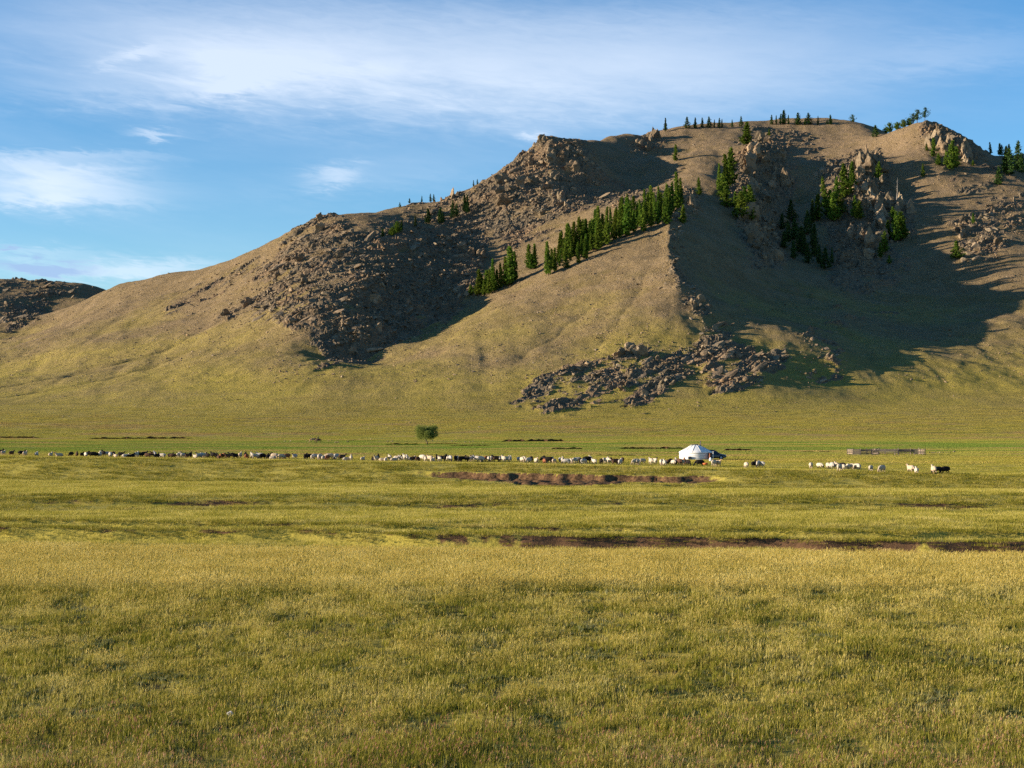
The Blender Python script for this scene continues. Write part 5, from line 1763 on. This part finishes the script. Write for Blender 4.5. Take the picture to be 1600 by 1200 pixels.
# ------------------------------------------------------------------ animals
def remeshed(mb, voxel, mats, pick, name):
    """fuse overlapping limbs into one continuous skin and colour it by place"""
    me = mb.mesh(name, [], True)
    o = bpy.data.objects.new('tmp', me)
    COL.objects.link(o)
    md = o.modifiers.new('r', 'REMESH')
    md.mode = 'VOXEL'
    md.voxel_size = voxel
    sm = o.modifiers.new('s', 'SMOOTH')
    sm.iterations = 2
    dg = bpy.context.evaluated_depsgraph_get()
    out = bpy.data.meshes.new_from_object(o.evaluated_get(dg))
    out.name = name
    bpy.data.objects.remove(o)
    out.materials.clear()
    for m in mats:
        out.materials.append(m)
    for p in out.polygons:
        p.material_index = pick(p.center)
        p.use_smooth = True
    return out


def ellipsoids(mb, chain, n=12):
    """closed loft through (centre, half width, half height) sections"""
    pts = [Vector(c) for c, _, _ in chain]
    vs = []
    for i, (c, w, h) in enumerate(chain):
        d = (pts[min(i + 1, len(pts) - 1)] - pts[max(i - 1, 0)]).normalized()
        side = Vector((0, 1, 0))
        up = d.cross(side) * -1
        if up.length < 1e-3:
            up = Vector((0, 0, 1))
        up.normalize()
        vs += [Vector(c) + side * math.cos(2 * math.pi * k / n) * w + up * math.sin(2 * math.pi * k / n) * h for k in range(n)]
    fs = [(i * n + k, i * n + (k + 1) % n, (i + 1) * n + (k + 1) % n, (i + 1) * n + k) for i in range(len(chain) - 1) for k in range(n)]
    fs += [tuple(range(n))[::-1], tuple((len(chain) - 1) * n + k for k in range(n))]
    mb.add(vs, fs)


SHEEP_MATS = {}
for nm, fl, fc in (('white', (0.40, 0.335, 0.25), (0.30, 0.22, 0.15)), ('cream', (0.42, 0.32, 0.22), (0.30, 0.19, 0.11)), ('grey', (0.34, 0.31, 0.27), (0.07, 0.06, 0.055)),
                   ('brown', (0.085, 0.048, 0.032), (0.035, 0.022, 0.016)), ('russet', (0.22, 0.085, 0.042), (0.10, 0.045, 0.025)), ('black', (0.018, 0.015, 0.014), (0.012, 0.010, 0.010)),
                   ('pale', (0.45, 0.385, 0.30), (0.035, 0.028, 0.024))):
    SHEEP_MATS[nm] = [simple(nm + '_fleece', fl, 1.0, 0.12, 9.0, 0.05, 0.0, 0.4), simple(nm + '_face', fc, 0.9, 0.2, 8.0, 0.1)]


def sheep_shape(pose):
    mb = MB()
    zb = 0.52 if pose != 'lying' else 0.27
    ellipsoids(mb, [((-0.50, 0, zb + 0.06), 0.06, 0.07), ((-0.46, 0, zb + 0.05), 0.17, 0.18), ((-0.28, 0, zb + 0.04), 0.235, 0.245), ((0.0, 0, zb + 0.02), 0.245, 0.255), ((0.26, 0, zb + 0.03), 0.215, 0.24), ((0.40, 0, zb + 0.05), 0.13, 0.16), ((0.44, 0, zb + 0.05), 0.05, 0.07)])
    # fat tail
    ellipsoids(mb, [((-0.47, 0, zb + 0.14), 0.07, 0.05), ((-0.54, 0, zb + 0.02), 0.10, 0.06), ((-0.55, 0, zb - 0.13), 0.06, 0.04)])
    if pose == 'grazing':
        head = [((0.36, 0, zb + 0.10), 0.13, 0.14), ((0.52, 0, zb - 0.06), 0.10, 0.11), ((0.62, 0, zb - 0.24), 0.075, 0.08), ((0.68, 0, zb - 0.36), 0.055, 0.06), ((0.73, 0, zb - 0.46), 0.038, 0.04)]
        ear = ((0.62, zb - 0.20))
        hc = lambda c: c.x > 0.53 and c.z < zb - 0.12
    else:
        head = [((0.34, 0, zb + 0.08), 0.13, 0.15), ((0.46, 0, zb + 0.24), 0.095, 0.11), ((0.53, 0, zb + 0.36), 0.08, 0.09), ((0.64, 0, zb + 0.34), 0.06, 0.065), ((0.74, 0, zb + 0.28), 0.04, 0.042)]
        ear = ((0.52, zb + 0.38))
        hc = lambda c: c.x > 0.50 and c.z > zb + 0.2
    ellipsoids(mb, head)
    for s in (-1, 1):
        mb.tube([(ear[0], s * 0.05, ear[1]), (ear[0] - 0.01, s * 0.11, ear[1] - 0.01), (ear[0] - 0.02, s * 0.17, ear[1] - 0.05)], [0.03, 0.035, 0.018], 6)
    if pose != 'lying':
        for x, s in ((-0.30, 1), (-0.30, -1), (0.27, 1), (0.27, -1)):
            k = random.uniform(-0.05, 0.05)
            if x < 0:      # hock points back
                mb.tube([(x, s * 0.13, zb - 0.05), (x + 0.05, s * 0.13, zb - 0.2), (x - 0.05 + k, s * 0.12, 0.20), (x - 0.02 + k, s * 0.12, 0.03), (x + k, s * 0.12, 0.0)], [0.10, 0.075, 0.042, 0.032, 0.038], 7)
            else:
                mb.tube([(x, s * 0.12, zb - 0.05), (x + 0.01, s * 0.12, zb - 0.2), (x + k, s * 0.11, 0.22), (x + k - 0.01, s * 0.11, 0.03), (x + k, s * 0.11, 0.0)], [0.09, 0.062, 0.042, 0.032, 0.038], 7)
        leg = lambda c: c.z < 0.24
    else:
        for x, s in ((-0.25, 1), (-0.25, -1), (0.3, 1), (0.3, -1)):
            mb.tube([(x, s * 0.18, 0.12), (x + 0.18, s * 0.22, 0.05)], [0.06, 0.035], 6)
        leg = lambda c: c.z < 0.07
    return mb, (lambda c: 1 if hc(c) or leg(c) else 0)


SHEEP_BASE = {}
for pose in ('grazing', 'standing', 'lying'):
    mb, pick = sheep_shape(pose)
    SHEEP_BASE[pose] = remeshed(mb, 0.030, SHEEP_MATS['white'], pick, 'sheep')
SHEEP = {}
for pose, me in SHEEP_BASE.items():
    for c, mats in SHEEP_MATS.items():
        m2 = me.copy()
        m2.name = 'sheep'
        for i, m in enumerate(mats):
            m2.materials[i] = m
        SHEEP[pose, c] = m2

HERD = """0k 6c 19b 35k 40c 58gl 80cl 93cl 112k 121b 129k 135w 138b 146k 152k 157w 162k 168g 173w 178b 181cl 190k 197wl 203kl 208kl 214w 218k 226k 232b 238b 242g 246k 251b 254w 267k 271b
279w 283g 287w 293b 298k 306wl 312g 316w 320c 325k 333k 339k 342bl 346r 350r 356b 363k 368k 376c 384k 386r 394w 399w 403b 407g 411k 419k 424k 426wl 430c 440c 443b 449r 461g 478k 483k 489w 493g 499w 502w 506wl 512r 515c 523wl 526g 535b 542wl
549w 567wl 583kl 588w 591k 598cl 603wl 609w 616cl 621w 626w 632w 636w 643wl 647b 653b 660w 665w 672c 676cl 684k 687w 691k 696k 700w 704g 712k 716w 719k 724k 730k 735w 739w 744g 751w 753cl 761r 764w 768w 775b 781w 787w 791w 797w
811g 816w 819w 826g 830b 838w 849k 851r 854w 857k 860w 862w 866c 875g 879w 885g 892w 898w 902w 907k 912g 917k 922w 928w 939k 944w 949g 952w 961b 965w 969g 972b 993w 996w
1003w 1017w 1023w 1033w 1038w 1043b 1048k 1052w 1056w 1061b 1066c 1069r 1075k 1093k 1116w 1122c 1166w 1178k 1184w 1190g
1267w 1281w 1294w 1300g 1307c 1312w 1316k 1318w 1325w 1332w 1339w 1342w 1361w 1378w 1423c 1432w 1459c 1465b 1477k""".split()
FOOT = {1116: 729, 1122: 729, 1166: 732, 1178: 731, 1184: 731, 1190: 731, 1267: 733, 1281: 732, 1294: 733, 1300: 733.5, 1307: 733, 1312: 737, 1316: 734, 1318: 735, 1325: 735, 1332: 734.5, 1339: 735, 1342: 735.5, 1361: 737, 1378: 738.5,
        1423: 739, 1432: 741, 1459: 741, 1465: 739.5, 1477: 741, 1093: 728.5}
WORDS = {'k': ('black', 'black'), 'b': ('brown', 'dark brown'), 'r': ('russet', 'russet'), 'w': ('white', 'white'), 'c': ('cream', 'cream'), 'g': ('grey', 'grey')}


def herd():
    rows, count = [], {}
    for s in HERD:
        u = int(''.join(c for c in s if c.isdigit()))
        code = s[len(str(u)):]
        if u in FOOT:
            p = meadow_spot(u, FOOT[u])
        else:
            if u < 700:
                b = 27 + random.uniform(0, 7)
            elif u < 800:
                b = 27 + random.uniform(0, 6)
            else:
                b = np.interp(u, [800, 900, 1000, 1080], [29, 27, 29, 30]) + random.uniform(-4, 9)
            y = 200.0
            for _ in range(8):
                x = (u - 800) / F * y * 1.0003
                y = float(bank_line(np.array([x]))[0]) + b
            p = Vector((x, y, meadow_z(x, y)))
        rows.append((u, code, p))
    for u, code, p in rows:
        seg = ('left of the horse rider' if u < 490 else 'between the rider and lone tree' if u < 664 else 'between lone tree and ger' if u < 1062 else 'in front of the ger' if u < 1130 else 'between ger and corral' if u < 1326 else 'below the corral')
        key = (code[0], seg)
        count[key] = count.get(key, 0) + 1
        col, word = WORDS[code[0]]
        if col == 'white' and random.random() < 0.35:
            col = 'pale'
        pose = 'lying' if code.endswith('l') else ('grazing' if random.random() < (0.72 if u > 780 else 0.5) else 'standing')
        if u == 1093:
            rz, pose = math.pi + 0.1, 'grazing'
        elif u > 780:
            rz = random.choice([R(90), R(90), R(80), R(100), R(60), R(120), R(-90), R(-75), R(190)]) + random.gauss(0, 0.25)
        else:
            rz = random.choice([R(90), R(90), R(75), R(105), R(180), R(0), R(-90), R(130), R(-120), R(40)]) + random.gauss(0, 0.25)
        sc = random.uniform(0.86, 1.05) * (0.82 if u == 567 else 1.0)
        o = put('sheep', SHEEP[pose, col], None, (p.x, p.y, p.z - 0.02), (0, 0, rz), (sc, sc, sc * random.uniform(0.95, 1.05)))
        tag(o, '%s sheep, %s %s one from the left %s' % (word, ordinal(count[key]), word.split()[-1], seg), 'sheep', 'sheep of the herd grazing along the bank')


herd()

M_HORSE = [simple('bay_coat', (0.075, 0.040, 0.025), 0.8, 0.25, 4), simple('dark_mane_and_legs', (0.020, 0.016, 0.014), 0.9, 0.2, 8)]
M_PIEBALD = [simple('light_chestnut_coat', (0.42, 0.24, 0.14), 0.8, 0.2, 4), M_HORSE[1]]
M_COAT = simple('dark_blue_coat', (0.030, 0.032, 0.045), 0.9, 0.25, 8)
M_SKIN = simple('weathered_skin', (0.30, 0.17, 0.11), 0.7, 0.1, 8)
M_CAP = simple('dark_cap', (0.022, 0.020, 0.022), 0.9, 0.2, 8)
M_SADDLE = simple('saddle_leather', (0.060, 0.030, 0.018), 0.7, 0.2, 8)


def horse(name, label, u, v, rz, mats, head_down=False):
    p = meadow_spot(u, v)
    mb = MB()
    ellipsoids(mb, [((-0.80, 0, 1.06), 0.10, 0.12), ((-0.70, 0, 1.06), 0.24, 0.27), ((-0.45, 0, 1.06), 0.28, 0.30), ((0.0, 0, 1.02), 0.27, 0.29), ((0.40, 0, 1.03), 0.24, 0.31), ((0.60, 0, 1.06), 0.16, 0.22), ((0.66, 0, 1.06), 0.06, 0.08)])
    if head_down:
        hd = [((0.50, 0, 1.10), 0.14, 0.20), ((0.82, 0, 0.95), 0.10, 0.15), ((1.06, 0, 0.66), 0.085, 0.12), ((1.12, 0, 0.50), 0.09, 0.10), ((1.20, 0, 0.28), 0.065, 0.075), ((1.24, 0, 0.14), 0.05, 0.055)]
        ear = (1.07, 0.62)
    else:
        hd = [((0.50, 0, 1.12), 0.14, 0.22), ((0.78, 0, 1.36), 0.10, 0.16), ((0.96, 0, 1.58), 0.085, 0.12), ((1.06, 0, 1.60), 0.085, 0.105), ((1.24, 0, 1.44), 0.065, 0.08), ((1.38, 0, 1.32), 0.05, 0.055)]
        ear = (0.97, 1.66)
    ellipsoids(mb, hd)
    for s in (-1, 1):
        mb.tube([(ear[0], s * 0.05, ear[1]), (ear[0], s * 0.065, ear[1] + 0.13)], [0.035, 0.012], 5)
        mb.tube([(0.42, s * 0.14, 0.95), (0.44, s * 0.15, 0.72), (0.46 + 0.06 * s, s * 0.14, 0.44), (0.44 + 0.08 * s, s * 0.14, 0.12), (0.46 + 0.08 * s, s * 0.14, 0.0)], [0.15, 0.095, 0.060, 0.042, 0.062], 8)
        mb.tube([(-0.58, s * 0.15, 1.0), (-0.52, s * 0.16, 0.76), (-0.68 - 0.05 * s, s * 0.15, 0.46), (-0.64 - 0.05 * s, s * 0.15, 0.12), (-0.62 - 0.05 * s, s * 0.15, 0.0)], [0.20, 0.13, 0.068, 0.044, 0.062], 8)
    body = remeshed(mb, 0.038, mats, lambda c: 1 if c.z < 0.42 and not (head_down and c.x > 0.7) else 0, 'horse')
    o = put(name, body, None, (p.x, p.y, p.z - 0.02), (0, 0, rz))
    tag(o, label, 'horse')
    tl = MB()
    tl.tube([(-0.76, 0, 1.18), (-0.92, 0, 1.05), (-0.98, 0, 0.75), (-0.95, 0, 0.42)], [0.04, 0.075, 0.08, 0.02], 7)
    put('tail', tl.mesh('tail', [M_HORSE[1]], True), o)
    mn = MB()
    pts = [Vector(c) for c, _, _ in hd[:4]]
    off = [Vector((-0.08, 0, h)) for h in (0.20, 0.15, 0.10, 0.08)]
    mn.tube([a + b for a, b in zip(pts, off)], [0.05, 0.06, 0.05, 0.03], 6)
    put('mane', mn.mesh('mane', [M_HORSE[1]], True), o)
    return o, p


def rider():
    rz = math.pi - 0.05
    h, p = horse('saddle_horse', 'dark bay horse carrying the rider across the green flat', 497, 692.5, rz, M_HORSE)
    sd = MB()
    ellipsoids(sd, [((-0.28, 0, 1.36), 0.12, 0.06), ((-0.18, 0, 1.33), 0.22, 0.06), ((0.05, 0, 1.31), 0.22, 0.05), ((0.18, 0, 1.36), 0.12, 0.06)])
    s = put('saddle', sd.mesh('saddle', [M_SADDLE], True), None, (p.x, p.y, p.z), (0, 0, rz))
    tag(s, 'brown saddle strapped on the dark bay horse under the rider', 'saddle')
    mb = MB()
    ellipsoids(mb, [((-0.06, 0, 1.34), 0.17, 0.15), ((-0.06, 0, 1.50), 0.175, 0.13), ((-0.05, 0, 1.72), 0.19, 0.125), ((-0.03, 0, 1.88), 0.20, 0.11), ((-0.02, 0, 1.96), 0.09, 0.07), ((0.0, 0, 2.03), 0.055, 0.055)])
    ellipsoids(mb, [((0.0, 0, 2.00), 0.05, 0.05), ((0.01, 0, 2.06), 0.075, 0.085), ((0.01, 0, 2.14), 0.082, 0.10), ((0.0, 0, 2.22), 0.07, 0.085), ((0.0, 0, 2.255), 0.03, 0.03)])
    mb.tube([(0.09, 0, 2.13), (0.125, 0, 2.11)], [0.02, 0.012], 6)
    for sgn in (-1, 1):
        mb.tube([(-0.03, sgn * 0.19, 1.86), (-0.02, sgn * 0.25, 1.68), (0.10, sgn * 0.20, 1.52), (0.24, sgn * 0.09, 1.50)], [0.075, 0.060, 0.050, 0.038], 8)
        for f, (dx, dy) in enumerate(((0.08, 0.02), (0.085, 0.005), (0.08, -0.01), (0.07, -0.025))):
            mb.tube([(0.24, sgn * 0.09, 1.50), (0.24 + dx, sgn * (0.09 - dy), 1.49), (0.24 + dx * 1.1, sgn * (0.085 - dy), 1.45)], [0.016, 0.013, 0.010], 5)
        mb.tube([(0.24, sgn * 0.09, 1.51), (0.28, sgn * 0.05, 1.53)], [0.014, 0.011], 5)
        mb.tube([(-0.06, sgn * 0.10, 1.36), (0.16, sgn * 0.30, 1.22), (0.22, sgn * 0.34, 1.08), (0.10, sgn * 0.35, 0.84), (0.06, sgn * 0.35, 0.68), (0.20, sgn * 0.36, 0.62)], [0.13, 0.105, 0.085, 0.065, 0.05, 0.04], 8)
    me = remeshed(mb, 0.022, [M_COAT, M_SKIN], lambda c: 1 if (c.z > 2.0 and c.x > -0.02) or c.x > 0.245 and c.z > 1.4 else 0, 'person')
    o = put('person', me, None, (p.x, p.y, p.z), (0, 0, rz))
    tag(o, 'person in dark clothing riding the bay horse', 'person')
    cp = MB()
    cp.lathe([(0.10, 2.17), (0.105, 2.22), (0.08, 2.29), (0.001, 2.31)], 14)
    cp.box((0.10, 0, 2.185), (0.10, 0.13, 0.02))
    put('cap', cp.mesh('cap', [M_CAP], True), o)
    horse('grazing_horse', 'light chestnut horse with head down just left of the rider', 489, 691.5, math.pi + 0.5, M_PIEBALD, True)


rider()

# ------------------------------------------------------------------ loose stones on the flat and in the near grass
M_PALE_STONE = simple('pale_quartz_stone', (0.55, 0.50, 0.45), 0.8, 0.2, 6)
st = BOULDERS[1].copy()
st.name = 'stone'
st.materials[0] = M_PALE_STONE
p = meadow_spot(361, 1126)
q = put('stone', st, None, (p.x, p.y, p.z + 0.07), (0.2, 0.1, 0.4), (0.12, 0.10, 0.12))
tag(q, 'small pale stone half hidden in the near grass at lower left', 'stone')


def flat_stones():
    r = random.Random(12)
    spots = [(r.uniform(560, 880), r.uniform(652, 690)) for _ in range(46)] + [(r.uniform(440, 760), r.uniform(686, 692)) for _ in range(40)] + [(r.uniform(1000, 1250), r.uniform(625, 640)) for _ in range(14)]
    pts = []
    for u, v in spots:
        p = meadow_spot(u, v)
        if p.y > 630:
            p = hill_spot(u, v)
        pts.append((p.x, p.y, p.z + 0.05))
    n = len(pts)
    s = np.array([r.uniform(0.15, 0.55) for _ in range(n)])
    o = scatter('strewn_stones', [('stone', m) for m in BOULDERS[:5]], np.array(pts), np.c_[rng.normal(0, 0.3, (n, 2)), rng.uniform(0, 6, n)], np.c_[s * 1.3, s, s * 0.9], rng.integers(0, 5, n))
    o.parent = MEADOW
    tag(o, kind='stuff')


flat_stones()
